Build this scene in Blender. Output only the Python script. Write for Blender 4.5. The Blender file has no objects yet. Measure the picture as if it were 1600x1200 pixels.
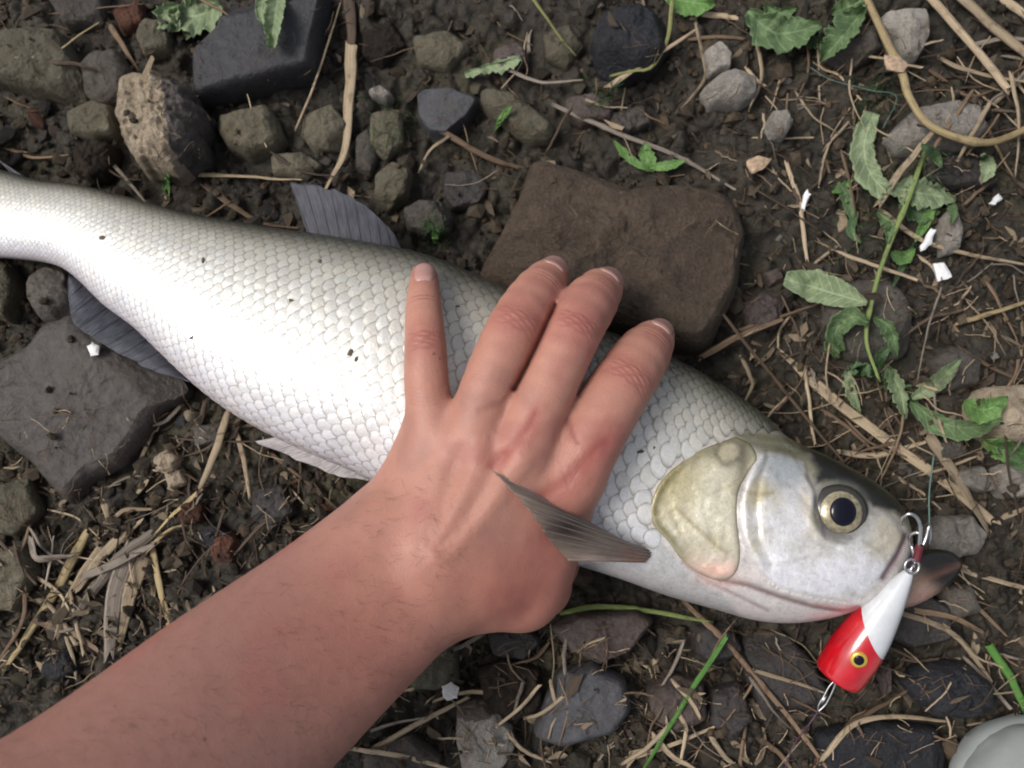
import bpy, bmesh, math, random
import numpy as np
from mathutils import Vector, Matrix, Euler
from mathutils.bvhtree import BVHTree

random.seed(7); rng = np.random.default_rng(11)
SC = bpy.context.scene
COL = SC.collection

# ------------------------------------------------------------------ camera
H = 0.48                        # lens height above the ground (m)
TILT = math.radians(7.0)        # the phone leans a little forward
HF = math.tan(math.radians(28.25))
CAM = np.array([0.0, 0.0, H])
cam_d = bpy.data.cameras.new('camera'); cam_d.angle = 2*math.atan(HF)
cam_d.sensor_fit = 'HORIZONTAL'; cam_d.clip_start = 0.01; cam_d.clip_end = 200
cam_d.dof.use_dof = True; cam_d.dof.focus_distance = 0.425; cam_d.dof.aperture_fstop = 9.0
cam_d.lens = cam_d.lens
cam = bpy.data.objects.new('camera', cam_d); COL.objects.link(cam)
cam.location = CAM; cam.rotation_euler = (TILT, 0, 0)
SC.camera = cam

# ------------------------------------------------------------------ sky + sun (bright overcast)
SUN_DIR = Vector((-0.55, 0.05, 0.83)).normalized()      # towards the sun
world = bpy.data.worlds.new('World'); SC.world = world; world.use_nodes = True
nt = world.node_tree; nt.nodes.clear()
sky = nt.nodes.new('ShaderNodeTexSky'); sky.sky_type = 'NISHITA'; sky.sun_disc = False
sky.sun_elevation = math.asin(SUN_DIR.z); sky.sun_rotation = math.atan2(SUN_DIR.x, SUN_DIR.y)
sky.air_density = 1.0; sky.dust_density = 4.0; sky.ozone_density = 1.0
hs = nt.nodes.new('ShaderNodeHueSaturation'); hs.inputs['Saturation'].default_value = 0.45
bg = nt.nodes.new('ShaderNodeBackground'); bg.inputs['Strength'].default_value = 0.085
wo = nt.nodes.new('ShaderNodeOutputWorld')
nt.links.new(sky.outputs[0], hs.inputs['Color']); nt.links.new(hs.outputs[0], bg.inputs['Color']); nt.links.new(bg.outputs[0], wo.inputs[0])
sun_d = bpy.data.lights.new('sun', 'SUN'); sun_d.energy = 1.5; sun_d.angle = math.radians(22); sun_d.color = (1.0, 0.96, 0.91)
sun = bpy.data.objects.new('sun', sun_d); COL.objects.link(sun)
sun.rotation_euler = SUN_DIR.to_track_quat('Z', 'Y').to_euler(); sun.location = SUN_DIR*3
SC.view_settings.view_transform = 'Standard'; SC.view_settings.look = 'None'
SC.view_settings.gamma = 1.0; SC.view_settings.use_curve_mapping = False
SC.view_settings.exposure = 0.60
SC.cycles.pixel_filter_type = 'BLACKMAN_HARRIS'; SC.cycles.filter_width = 1.9

# ------------------------------------------------------------------ plan <-> world
ct, st = math.cos(TILT), math.sin(TILT)
def P(x, y, z):
    """point at height z that lies under the plan position (x, y) of a 1600 x 1200 survey"""
    dx = (np.asarray(x, float)-800)/800*HF; dy = -(np.asarray(y, float)-600)/800*HF
    wx, wy, wz = dx, dy*ct+st, dy*st-ct
    k = (np.asarray(z, float)-H)/wz
    return np.stack([wx*k, wy*k, np.broadcast_to(np.asarray(z, float), np.shape(k))+0*k], -1)
def PX(p):
    p = np.asarray(p, float); d = p-CAM
    cx = d[..., 0]; cy = d[..., 1]*ct+d[..., 2]*st; cz = d[..., 1]*st-d[..., 2]*ct
    return np.stack([800+800/HF*cx/cz, 600-800/HF*cy/cz], -1)
def mpp(z): return (H-z)*HF/800          # metres per survey unit at height z

# ------------------------------------------------------------------ numpy noise
def _h(ix, iy, iz):
    n = (ix*374761393+iy*668265263+iz*2147483647+1013904223) & 0x7fffffff
    n = ((n ^ (n >> 13))*1274126177) & 0x7fffffff
    n = ((n ^ (n >> 15))*2246822519) & 0x7fffffff
    return ((n ^ (n >> 16)) & 0xffff)/65535.0
def vnoise(p):
    p = np.asarray(p, float); f = np.floor(p); i = f.astype(np.int64); t = p-f; t = t*t*t*(t*(t*6-15)+10)
    r = 0
    for a in (0, 1):
        for b in (0, 1):
            for c in (0, 1):
                w = (t[..., 0] if a else 1-t[..., 0])*(t[..., 1] if b else 1-t[..., 1])*(t[..., 2] if c else 1-t[..., 2])
                r = r+w*_h(i[..., 0]+a, i[..., 1]+b, i[..., 2]+c)
    return r*2-1
def fbm(p, octv=4, gain=0.5, lac=2.03):
    p = np.asarray(p, float); a = 1; s = 0; r = 0
    for o in range(octv):
        r = r+a*vnoise(p+o*17.3); s += a; a *= gain; p = p*lac
    return r/s
def sstep(a, b, x):
    t = np.clip((x-a)/(b-a), 0, 1); return t*t*(3-2*t)
def catmull(pts, n):
    pts = np.asarray(pts, float); m = len(pts)
    if m == 2: return pts[0]+(pts[1]-pts[0])*np.linspace(0, 1, n)[:, None]
    ext = np.vstack([2*pts[0]-pts[1], pts, 2*pts[-1]-pts[-2]])
    seg = np.linalg.norm(np.diff(pts[:, :2], axis=0), axis=1)+1e-9; cum = np.r_[0, np.cumsum(seg)]
    t = np.linspace(0, cum[-1], n); i = np.clip(np.searchsorted(cum, t, side='right')-1, 0, m-2)
    u = ((t-cum[i])/seg[i])[:, None]
    p0, p1, p2, p3 = ext[i], ext[i+1], ext[i+2], ext[i+3]
    return 0.5*((2*p1)+(p2-p0)*u+(2*p0-5*p1+4*p2-p3)*u*u+(3*p1-p0-3*p2+p3)*u**3)

# ------------------------------------------------------------------ object helpers
def mesh_np(name, v, f, smooth=True, mats=()):
    me = bpy.data.meshes.new(name)
    me.from_pydata(np.asarray(v).tolist(), [], f.tolist() if isinstance(f, np.ndarray) else f)
    if smooth: me.polygons.foreach_set('use_smooth', np.ones(len(me.polygons), bool))
    for m in mats: me.materials.append(m)
    me.update(); return me
def setcol(me, c, name='Col'):
    c = np.asarray(c, float)
    if c.shape[1] == 3: c = np.c_[c, np.ones(len(c))]
    a = me.color_attributes.new(name, 'FLOAT_COLOR', 'POINT'); a.data.foreach_set('color', c.ravel())
def setval(me, v, name):
    a = me.attributes.new(name, 'FLOAT', 'POINT'); a.data.foreach_set('value', np.asarray(v, float))
def link(name, me, parent=None, loc=None):
    o = bpy.data.objects.new(name, me); COL.objects.link(o)
    if parent is not None: o.parent = parent
    if loc is not None: o.location = loc
    return o
def tag(o, label, cat, group=None, kind=None):
    o['label'] = label; o['category'] = cat
    if group: o['group'] = group
    if kind: o['kind'] = kind
    return o
def grid_faces(nu, nv, closed_v=False):
    i = np.arange(nu-1)[:, None]; j = np.arange(nv if closed_v else nv-1)[None, :]
    j2 = (j+1) % nv
    return np.stack([(i*nv+j), ((i+1)*nv+j), ((i+1)*nv+j2), (i*nv+j2)], -1).reshape(-1, 4)

# ------------------------------------------------------------------ materials
def new_mat(name):
    m = bpy.data.materials.new(name); m.use_nodes = True
    t = m.node_tree; b = t.nodes['Principled BSDF']; return m, t, b
def node(t, typ, **kw):
    n = t.nodes.new(typ)
    for k, v in kw.items():
        if k in n.inputs.keys(): n.inputs[k].default_value = v
        else: setattr(n, k, v)
    return n
def ramp(t, stops, src):
    r = t.nodes.new('ShaderNodeValToRGB'); e = r.color_ramp.elements
    while len(e) < len(stops): e.new(0.5)
    for i, (p, c) in enumerate(stops):
        e[i].position = p; e[i].color = (*c, 1) if len(c) == 3 else c
    t.links.new(src, r.inputs[0]); return r.outputs[0]
def mixc(t, fac, a, b, mode='MIX'):
    m = t.nodes.new('ShaderNodeMix'); m.data_type = 'RGBA'; m.blend_type = mode
    for sock, v in ((m.inputs[0], fac), (m.inputs[6], a), (m.inputs[7], b)):
        if hasattr(v, 'links'): t.links.new(v, sock)
        elif isinstance(v, (int, float)): sock.default_value = v
        else: sock.default_value = (*v, 1)
    return m.outputs[2]
def objcoord(t, spread=3.0):
    """object coordinates shifted by a random amount per object"""
    tc = t.nodes.new('ShaderNodeTexCoord'); oi = t.nodes.new('ShaderNodeObjectInfo')
    mul = t.nodes.new('ShaderNodeMath'); mul.operation = 'MULTIPLY'; mul.inputs[1].default_value = spread
    t.links.new(oi.outputs['Random'], mul.inputs[0])
    ad = t.nodes.new('ShaderNodeVectorMath'); ad.operation = 'ADD'
    t.links.new(tc.outputs['Object'], ad.inputs[0]); t.links.new(mul.outputs[0], ad.inputs[1])
    return ad.outputs[0], oi
def noise(t, vec, scale, detail=6, rough=0.6, dist=0.0):
    n = t.nodes.new('ShaderNodeTexNoise'); n.inputs['Scale'].default_value = scale
    n.inputs['Detail'].default_value = detail; n.inputs['Roughness'].default_value = rough; n.inputs['Distortion'].default_value = dist
    t.links.new(vec, n.inputs['Vector']); return n.outputs['Fac']
def bump(t, b, hgt, strength, dist, prev=None):
    n = t.nodes.new('ShaderNodeBump'); n.inputs['Strength'].default_value = strength; n.inputs['Distance'].default_value = dist
    t.links.new(hgt, n.inputs['Height'])
    if prev is not None: t.links.new(prev, n.inputs['Normal'])
    t.links.new(n.outputs[0], b.inputs['Normal']); return n.outputs[0]

def stone_mat(name, lo, hi, dirt=(0.055, 0.042, 0.03), dirt_amt=0.55, rough=0.75, sc=60, speck=None, bumpd=0.0012, wet=0.0):
    m, t, b = new_mat(name); v, oi = objcoord(t)
    n1 = noise(t, v, sc, 8, 0.62, 0.4); n2 = noise(t, v, sc*9, 5, 0.7)
    c = ramp(t, [(0.3, lo), (0.7, hi)], n1)
    c = mixc(t, 0.35, c, ramp(t, [(0.3, tuple(x*0.45 for x in lo)), (0.72, tuple(min(1, x*1.45) for x in hi))], n2))
    nd = noise(t, v, sc*0.8, 6, 0.7, 1.0)
    df = ramp(t, [(0.48, (0, 0, 0)), (0.66, (dirt_amt,)*3)], nd)
    c = mixc(t, df, c, dirt)
    if speck:
        ns = noise(t, v, sc*14, 2, 0.5); c = mixc(t, ramp(t, [(0.66, (0, 0, 0)), (0.72, (0.8,)*3)], ns), c, speck)
    br = t.nodes.new('ShaderNodeMapRange'); br.inputs[3].default_value = 0.72; br.inputs[4].default_value = 1.25
    t.links.new(oi.outputs['Random'], br.inputs[0])
    c = mixc(t, 1.0, c, br.outputs[0], 'MULTIPLY')
    t.links.new(c, b.inputs['Base Color'])
    rr = ramp(t, [(0.3, (rough-0.22-wet,)*3), (0.7, (rough+0.12,)*3)], n1); t.links.new(rr, b.inputs['Roughness'])
    p = bump(t, b, n1, 0.8, bumpd*3); bump(t, b, n2, 1.0, bumpd*1.2, p)
    b.inputs['Specular IOR Level'].default_value = 0.35
    return m
M = {}
M['slate'] = stone_mat('slate', (0.035, 0.036, 0.042), (0.075, 0.075, 0.082), rough=0.6, bumpd=0.0007, dirt_amt=0.4)
M['slab'] = stone_mat('brown_slab', (0.060, 0.043, 0.032), (0.150, 0.108, 0.076), (0.045, 0.034, 0.026), rough=0.66, sc=55, speck=(0.20, 0.16, 0.11), bumpd=0.0026)
M['greyslab'] = stone_mat('grey_brown_slab', (0.040, 0.036, 0.034), (0.088, 0.078, 0.071), (0.055, 0.042, 0.034), 0.6, rough=0.6, sc=35, bumpd=0.0009)
M['olive'] = stone_mat('olive_stone', (0.075, 0.066, 0.045), (0.16, 0.142, 0.10), (0.07, 0.058, 0.03), rough=0.78)
M['greybrown'] = stone_mat('greybrown_stone', (0.05, 0.044, 0.038), (0.12, 0.105, 0.09), rough=0.72)
M['tan'] = stone_mat('tan_stone', (0.40, 0.31, 0.215), (0.70, 0.58, 0.43), (0.20, 0.13, 0.075), dirt_amt=0.5, rough=0.85, sc=110, bumpd=0.002)
M['pale'] = stone_mat('pale_stone', (0.21, 0.19, 0.165), (0.40, 0.37, 0.33), (0.14, 0.11, 0.08), rough=0.85, sc=90, bumpd=0.0016)
M['black'] = stone_mat('black_stone', (0.010, 0.011, 0.015), (0.034, 0.035, 0.042), (0.03, 0.027, 0.024), 0.3, rough=0.5, bumpd=0.0014)
M['purple'] = stone_mat('purple_conglomerate', (0.11, 0.092, 0.088), (0.32, 0.28, 0.255), (0.04, 0.033, 0.035), 0.6, rough=0.8, sc=160, speck=(0.5, 0.45, 0.4), bumpd=0.003)
M['red'] = stone_mat('rust_stone', (0.085, 0.035, 0.024), (0.20, 0.088, 0.055), (0.03, 0.02, 0.018), 0.6, rough=0.7, sc=160, bumpd=0.002)
M['wetdark'] = stone_mat('wet_dark_stone', (0.020, 0.018, 0.018), (0.058, 0.052, 0.05), (0.035, 0.026, 0.02), 0.4, rough=0.48, bumpd=0.001)
M['reddish'] = stone_mat('reddish_grey_stone', (0.05, 0.038, 0.036), (0.115, 0.088, 0.08), rough=0.65, bumpd=0.001)
M['white'] = stone_mat('white_stone', (0.55, 0.52, 0.48), (0.80, 0.78, 0.74), (0.35, 0.28, 0.2), 0.3, rough=0.7, sc=150, bumpd=0.0006)
M['clod'] = stone_mat('earth_clod', (0.03, 0.022, 0.016), (0.085, 0.062, 0.044), (0.03, 0.022, 0.015), 0.5, rough=0.9, sc=170, bumpd=0.004)

def ground_mat():
    m, t, b = new_mat('mud'); tc = t.nodes.new('ShaderNodeTexCoord'); v = tc.outputs['Object']
    n1 = noise(t, v, 9, 5, 0.55, 0.6); n2 = noise(t, v, 95, 8, 0.68, 0.3); n3 = noise(t, v, 700, 4, 0.7); n4 = noise(t, v, 28, 5, 0.6)
    c = ramp(t, [(0.28, (0.014, 0.011, 0.008)), (0.5, (0.037, 0.030, 0.020)), (0.74, (0.080, 0.067, 0.046))], n2)
    mos = ramp(t, [(0.52, (0, 0, 0)), (0.66, (0.65,)*3)], n1)
    c = mixc(t, mos, c, ramp(t, [(0.3, (0.030, 0.028, 0.012)), (0.7, (0.112, 0.100, 0.050))], n2))
    c = mixc(t, 0.5, c, ramp(t, [(0.3, (0.3,)*3), (0.7, (1.25,)*3)], n3), 'MULTIPLY')
    c = mixc(t, 1.0, c, ramp(t, [(0.3, (0.65,)*3), (0.7, (1.15,)*3)], n4), 'MULTIPLY')
    t.links.new(c, b.inputs['Base Color'])
    t.links.new(ramp(t, [(0.38, (0.28,)*3), (0.62, (0.8,)*3)], n4), b.inputs['Roughness'])
    p = bump(t, b, n2, 0.8, 0.004); bump(t, b, n3, 0.8, 0.0012, p)
    b.inputs['Specular IOR Level'].default_value = 0.5
    return m
M['mud'] = ground_mat()

def straw_mat(name, lo, hi, rough=0.6):
    m, t, b = new_mat(name); uv = t.nodes.new('ShaderNodeUVMap'); oi = t.nodes.new('ShaderNodeObjectInfo')
    mp = t.nodes.new('ShaderNodeMapping'); mp.inputs['Scale'].default_value = (30, 2200, 1); t.links.new(uv.outputs[0], mp.inputs[0])
    ml = t.nodes.new('ShaderNodeMath'); ml.operation = 'MULTIPLY'; ml.inputs[1].default_value = 90; t.links.new(oi.outputs['Random'], ml.inputs[0])
    t.links.new(ml.outputs[0], mp.inputs['Location'])
    n1 = noise(t, mp.outputs[0], 1.0, 5, 0.6)
    mp2 = t.nodes.new('ShaderNodeMapping'); mp2.inputs['Scale'].default_value = (140, 300, 1); t.links.new(uv.outputs[0], mp2.inputs[0]); t.links.new(ml.outputs[0], mp2.inputs['Location'])
    n2 = noise(t, mp2.outputs[0], 1.0, 5, 0.65)
    c = ramp(t, [(0.3, lo), (0.68, hi)], n1)
    c = mixc(t, ramp(t, [(0.52, (0, 0, 0)), (0.72, (0.75,)*3)], n2), c, tuple(x*0.28 for x in lo))
    br = t.nodes.new('ShaderNodeMapRange'); br.inputs[3].default_value = 0.65; br.inputs[4].default_value = 1.15; t.links.new(oi.outputs['Random'], br.inputs[0])
    c = mixc(t, 1.0, c, br.outputs[0], 'MULTIPLY')
    t.links.new(c, b.inputs['Base Color']); b.inputs['Roughness'].default_value = rough
    b.inputs['Specular IOR Level'].default_value = 0.25
    bump(t, b, n1, 0.6, 0.0006); return m
M['straw'] = straw_mat('dry_straw', (0.26, 0.19, 0.12), (0.49, 0.395, 0.27))
M['straw_yellow'] = straw_mat('yellow_straw', (0.27, 0.195, 0.10), (0.48, 0.385, 0.21))
M['straw_brown'] = straw_mat('brown_twig', (0.085, 0.055, 0.036), (0.24, 0.165, 0.105))
M['straw_dark'] = straw_mat('rotten_twig', (0.035, 0.024, 0.017), (0.115, 0.080, 0.055))
M['straw_grey'] = straw_mat('grey_twig', (0.14, 0.115, 0.09), (0.33, 0.28, 0.23))
M['stem_green'] = straw_mat('green_stem', (0.13, 0.19, 0.055), (0.30, 0.36, 0.13))
M['grass_green'] = straw_mat('green_blade', (0.045, 0.13, 0.022), (0.12, 0.27, 0.06))
M['vine'] = straw_mat('green_vine', (0.19, 0.20, 0.07), (0.38, 0.37, 0.15))
def leaf_mat(name, lo, hi):
    m, t, b = new_mat(name); uv = t.nodes.new('ShaderNodeUVMap'); v, oi = objcoord(t)
    n1 = noise(t, v, 130, 6, 0.6, 0.5); n2 = noise(t, v, 900, 3, 0.6)
    c = ramp(t, [(0.3, lo), (0.7, hi)], n1); c = mixc(t, 0.3, c, ramp(t, [(0.3, tuple(x*0.5 for x in lo)), (0.7, hi)], n2))
    # veins: stripes slanting away from the midrib
    sx = t.nodes.new('ShaderNodeSeparateXYZ'); t.links.new(uv.outputs[0], sx.inputs[0])
    ab = t.nodes.new('ShaderNodeMath'); ab.operation = 'ABSOLUTE'; t.links.new(sx.outputs[1], ab.inputs[0])
    ma = t.nodes.new('ShaderNodeMath'); ma.operation = 'MULTIPLY_ADD'; ma.inputs[1].default_value = -0.16; t.links.new(ab.outputs[0], ma.inputs[0]); t.links.new(sx.outputs[0], ma.inputs[2])
    si = t.nodes.new('ShaderNodeMath'); si.operation = 'SINE'; ms = t.nodes.new('ShaderNodeMath'); ms.operation = 'MULTIPLY'; ms.inputs[1].default_value = 50
    t.links.new(ma.outputs[0], ms.inputs[0]); t.links.new(ms.outputs[0], si.inputs[0])
    vein = ramp(t, [(0.85, (0, 0, 0)), (1.0, (1,)*3)], si.outputs[0]); rib = ramp(t, [(0.03, (1,)*3), (0.10, (0,)*3)], ab.outputs[0])
    vv = mixc(t, 1.0, vein, rib, 'LIGHTEN')
    c = mixc(t, mixc(t, 1.0, vv, (0.45, 0.45, 0.45), 'MULTIPLY'), c, tuple(min(1, x*1.5+0.03) for x in hi))
    t.links.new(c, b.inputs['Base Color']); b.inputs['Roughness'].default_value = 0.6; b.inputs['Specular IOR Level'].default_value = 0.3
    b.inputs['Subsurface Weight'].default_value = 0.15; b.inputs['Subsurface Radius'].default_value = (0.4, 1.0, 0.2); b.inputs['Subsurface Scale'].default_value = 0.001
    p = bump(t, b, n1, 0.5, 0.002); bump(t, b, vv, 0.4, 0.0008, p); return m
M['leaf'] = leaf_mat('green_leaf', (0.060, 0.105, 0.042), (0.145, 0.215, 0.10))
M['leaf_pale'] = leaf_mat('pale_leaf', (0.125, 0.165, 0.090), (0.25, 0.31, 0.175))
M['leaf_dark'] = leaf_mat('dark_leaf', (0.040, 0.080, 0.032), (0.10, 0.16, 0.075))
M['leaf_bright'] = leaf_mat('bright_leaf', (0.060, 0.135, 0.032), (0.145, 0.26, 0.080))
def plain(name, col, rough=0.5, metal=0.0, coat=0.0, spec=0.5, nsc=None, nstr=0.2):
    m, t, b = new_mat(name); b.inputs['Roughness'].default_value = rough; b.inputs['Metallic'].default_value = metal
    b.inputs['Coat Weight'].default_value = coat; b.inputs['Coat Roughness'].default_value = 0.08; b.inputs['Specular IOR Level'].default_value = spec
    tc = t.nodes.new('ShaderNodeTexCoord'); n = noise(t, tc.outputs['Object'], nsc or 200, 5, 0.6)
    c = ramp(t, [(0.3, tuple(x*(1-nstr) for x in col)), (0.7, tuple(min(1, x*(1+nstr*0.5)) for x in col))], n)
    t.links.new(c, b.inputs['Base Color']); return m

# ------------------------------------------------------------------ ground
def clod(p):
    a = fbm(p*38, 4, 0.55); b_ = np.abs(fbm(p*90+5.1, 3)); return a*0.0085+b_*0.010-0.004
def gz(x, y):
    p = np.stack([x, y, np.zeros_like(x)], -1)
    r = np.hypot(x, y)
    near_ = 1-sstep(0.42, 0.62, r)
    return clod(p)*(0.25+0.75*near_)+0.012*fbm(p*6+9, 2)+0.0018*near_*fbm(p*260, 2)-0.004+0.25*sstep(1.5, 20, r)*fbm(p*0.15, 2)
def axis_coords(lo, hi, step, far):
    a = np.arange(lo, hi+1e-9, step); out = [hi]; s = step
    while out[-1] < far: s *= 1.07; out.append(out[-1]+s)
    neg = [lo]; s = step
    while neg[-1] > -far: s *= 1.07; neg.append(neg[-1]-s)
    return np.r_[neg[1:][::-1], a, out[1:]]
gxs = axis_coords(-0.33, 0.33, 0.0012, 60); gys = axis_coords(-0.21, 0.31, 0.0012, 60)
GX, GY = np.meshgrid(gxs, gys, indexing='ij')
GZ = gz(GX, GY)
ground = link('ground', mesh_np('ground', np.stack([GX, GY, GZ], -1).reshape(-1, 3), grid_faces(len(gxs), len(gys)), True, [M['mud']]))
ground['kind'] = 'structure'; ground['label'] = 'dark brown muddy bank strewn with stones and straw'

# running height map used to lay later things on earlier ones
HS = 0.001; HX0, HY0 = -0.36, -0.26; HNX, HNY = 720, 620
hxx, hyy = np.meshgrid(HX0+HS*np.arange(HNX), HY0+HS*np.arange(HNY), indexing='ij')
HM = gz(hxx, hyy); HG = HM.copy()
def hm(x, y):
    i = np.clip(((np.asarray(x)-HX0)/HS).round().astype(int), 0, HNX-1); j = np.clip(((np.asarray(y)-HY0)/HS).round().astype(int), 0, HNY-1)
    return HM[i, j]
def hm_disc(x, y, r):
    i0 = max(0, int((x-r-HX0)/HS)); i1 = max(i0+1, int((x+r-HX0)/HS)+1); j0 = max(0, int((y-r-HY0)/HS)); j1 = max(j0+1, int((y+r-HY0)/HS)+1)
    s = HM[i0:i1, j0:j1]; return (s.max(), s.mean()) if s.size else (0, 0)
def flat_ground(px, py, z=0.0): return P(px, py, z)

# ------------------------------------------------------------------ stones
def inside(poly, x, y):
    c = np.zeros(np.shape(x), bool); n = len(poly)
    for k in range(n):
        x1, y1 = poly[k]; x2, y2 = poly[(k+1) % n]
        c ^= ((y1 > y) != (y2 > y)) & (x < (x2-x1)*(y-y1)/(y2-y1+1e-12)+x1)
    return c
def polar_radius(poly, c, phi):
    d = np.stack([np.cos(phi), np.sin(phi)], -1); R = np.zeros(len(phi))
    for k in range(len(poly)):
        a = poly[k]-c; b_ = poly[(k+1) % len(poly)]-c; e = b_-a
        den = d[:, 0]*e[1]-d[:, 1]*e[0]; den = np.where(np.abs(den) < 1e-12, 1e-12, den)
        tt = (a[0]*e[1]-a[1]*e[0])/den; u = (a[0]*d[:, 1]-a[1]*d[:, 0])/den
        R = np.where((tt > 0) & (u >= -1e-6) & (u <= 1+1e-6), np.maximum(R, tt), R)
    return np.maximum(R, 1e-4)
def stone(name, outline, h, mat, label, cat='stone', slab=6.0, tilt=(0, 0), nfac=4, rough=1.0, round_=0.0, seed=0, mat2=None, split=None, base=None, group=None, strata=0.0):
    """a rock from its plan outline: h height in mm, slab = how flat its top is, facets chip the edges"""
    r = np.random.default_rng(seed+int(outline[0][0]*7+outline[0][1]*13)+9000)
    h = h/1000
    pl = P(np.array([q[0] for q in outline]), np.array([q[1] for q in outline]), h*0.6)[:, :2]
    c = pl.mean(0); size = np.ptp(pl, axis=0).max()
    gzb = float(np.median(HG[np.clip(((pl[:, 0]-HX0)/HS).astype(int), 0, HNX-1), np.clip(((pl[:, 1]-HY0)/HS).astype(int), 0, HNY-1)])) if base is None else base/1000
    big = size > 0.05
    na, nr = (168, 46) if big else (84, 22)
    phi = np.linspace(0, 2*math.pi, na, endpoint=False)
    R = polar_radius(pl, c, phi)
    k = 5 if round_ > 0 else 3
    for _ in range(2 if round_ > 0 else 1):
        R = sum(np.roll(R, s) for s in range(-(k//2), k//2+1))/k
    R = R*(1+(0.03 if rough < 1.4 else 0.055)*rough*fbm(np.stack([np.cos(phi)*3.5, np.sin(phi)*3.5, phi*0+seed+c[0]*50], -1), 4))
    planes = []
    for _ in range(nfac):
        a = r.uniform(0, 2*math.pi); planes.append((math.cos(a), math.sin(a), r.uniform(0.55, 0.95), r.uniform(0.35, 1.6)))
    for _ in range(7):
        a = r.uniform(0, 2*math.pi); planes.append((math.cos(a), math.sin(a), r.uniform(-0.1, 0.9), r.uniform(0.05, 0.30)*(1.6 if slab < 6 else 0.7)))
    def height(tt, ph, X, Y):
        z = np.clip(1-tt**slab, 0, 1)**(0.55)*(1-0.0*tt)
        z = 0.30+0.70*z
        for (ca, sa, o, g) in planes:
            s = (X*ca+Y*sa)/(size*0.5); z = np.minimum(z, 1-np.clip(s-o*0.8, 0, None)*g*1.2)
        return z*h+(X*tilt[0]+Y*tilt[1])
    t = np.r_[np.linspace(0, 0.8, nr-nr//2), np.linspace(0.8, 1, nr//2+1)[1:]]
    T, PHI = np.meshgrid(t, phi, indexing='ij'); RR = np.broadcast_to(R, T.shape)
    X = T*RR*np.cos(PHI); Y = T*RR*np.sin(PHI); Z = height(T, PHI, X, Y)
    n3 = np.stack([X, Y, Z], -1)
    rough_n = fbm(n3*(2.2/size)+c[0]*30+seed, 5, 0.55)
    fine = fbm(n3*260+seed, 3, 0.6)
    crag = np.abs(fbm(n3*(5.0/size)+7+seed, 4, 0.6)); pits = np.clip(fbm(n3*180+3, 2)-0.25, 0, 1)
    Z = Z+rough*(0.060*size*rough_n*np.clip(1.15-T, 0.25, 1)+0.0014*fine-0.045*size*crag*np.clip(1.3-T, 0.3, 1)-0.0018*pits)
    if strata: Z = Z+strata*(lambda q_: (np.floor(q_)+sstep(0.25, 0.75, q_-np.floor(q_)))/3)(fbm(n3*(3.0/size)+4+seed, 3)*3)*np.clip((1-T)*8, 0, 1)
    Z = Z+gzb
    # sides going down into the ground
    extra = []
    for (f, zz) in ((1.015, 0.18), (1.0, 0.02), (0.93, -0.25)):
        e = fbm(np.stack([np.cos(phi)*4, np.sin(phi)*4, phi*0+zz*9+seed], -1), 3)*0.03*rough
        zb = gzb+zz*h-(0.004 if zz < 0 else 0); tl = R*np.cos(phi)*tilt[0]+R*np.sin(phi)*tilt[1]
        extra.append(np.stack([(f+e)*R*np.cos(phi), (f+e)*R*np.sin(phi), np.minimum(zb+tl*0.5, Z[-1]-0.0004*(1+len(extra)))], -1))
    V = np.concatenate([np.stack([X, Y, Z], -1)]+[e[None] for e in extra], 0)
    nrow = V.shape[0]; V = V.reshape(-1, 3); V[:, 2] -= gzb
    f = grid_faces(nrow, na, True).tolist(); f.append(list(range((nrow-1)*na, nrow*na))[::1])
    V[:na, :] = V[:na].mean(0)     # apex ring collapsed; weld below
    bm = bmesh.new(); me = bpy.data.meshes.new(name); me.from_pydata(V.tolist(), [], f); bm.from_mesh(me)
    bmesh.ops.remove_doubles(bm, verts=bm.verts, dist=1e-6); bmesh.ops.recalc_face_normals(bm, faces=bm.faces)
    for fc in bm.faces: fc.smooth = True
    bm.to_mesh(me); bm.free(); me.materials.append(M[mat]); me.set_sharp_from_angle(angle=math.radians(38))
    if mat2:
        me.materials.append(M[mat2]); sp = P(np.array([split[0][0], split[1][0]]), np.array([split[0][1], split[1][1]]), h)[:, :2]-c
        d = sp[1]-sp[0]
        for poly in me.polygons:
            q = poly.center; w = 0.003*fbm(np.array([[q[0]*160, q[1]*160, 3.0]]), 3)[0]
            if (q[0]-sp[0][0])*d[1]-(q[1]-sp[0][1])*d[0]+w*np.linalg.norm(d) > 0: poly.material_index = 1
    o = link(name, me, None, (c[0], c[1], gzb)); tag(o, label, cat, group)
    # height map
    i0, i1 = int((pl[:, 0].min()-HX0)/HS), int((pl[:, 0].max()-HX0)/HS)+2; j0, j1 = int((pl[:, 1].min()-HY0)/HS), int((pl[:, 1].max()-HY0)/HS)+2
    i0, j0 = max(i0, 0), max(j0, 0)
    x = hxx[i0:i1, j0:j1]-c[0]; y = hyy[i0:i1, j0:j1]-c[1]
    if x.size:
        ph = np.arctan2(y, x) % (2*math.pi); Rg = np.interp(ph, np.r_[phi, 2*math.pi], np.r_[R, R[0]]); tt = np.hypot(x, y)/Rg
        HM[i0:i1, j0:j1] = np.where(tt < 1, np.maximum(HM[i0:i1, j0:j1], height(np.minimum(tt, 1), ph, x, y)+gzb+0.001), HM[i0:i1, j0:j1])
    return o

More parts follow.
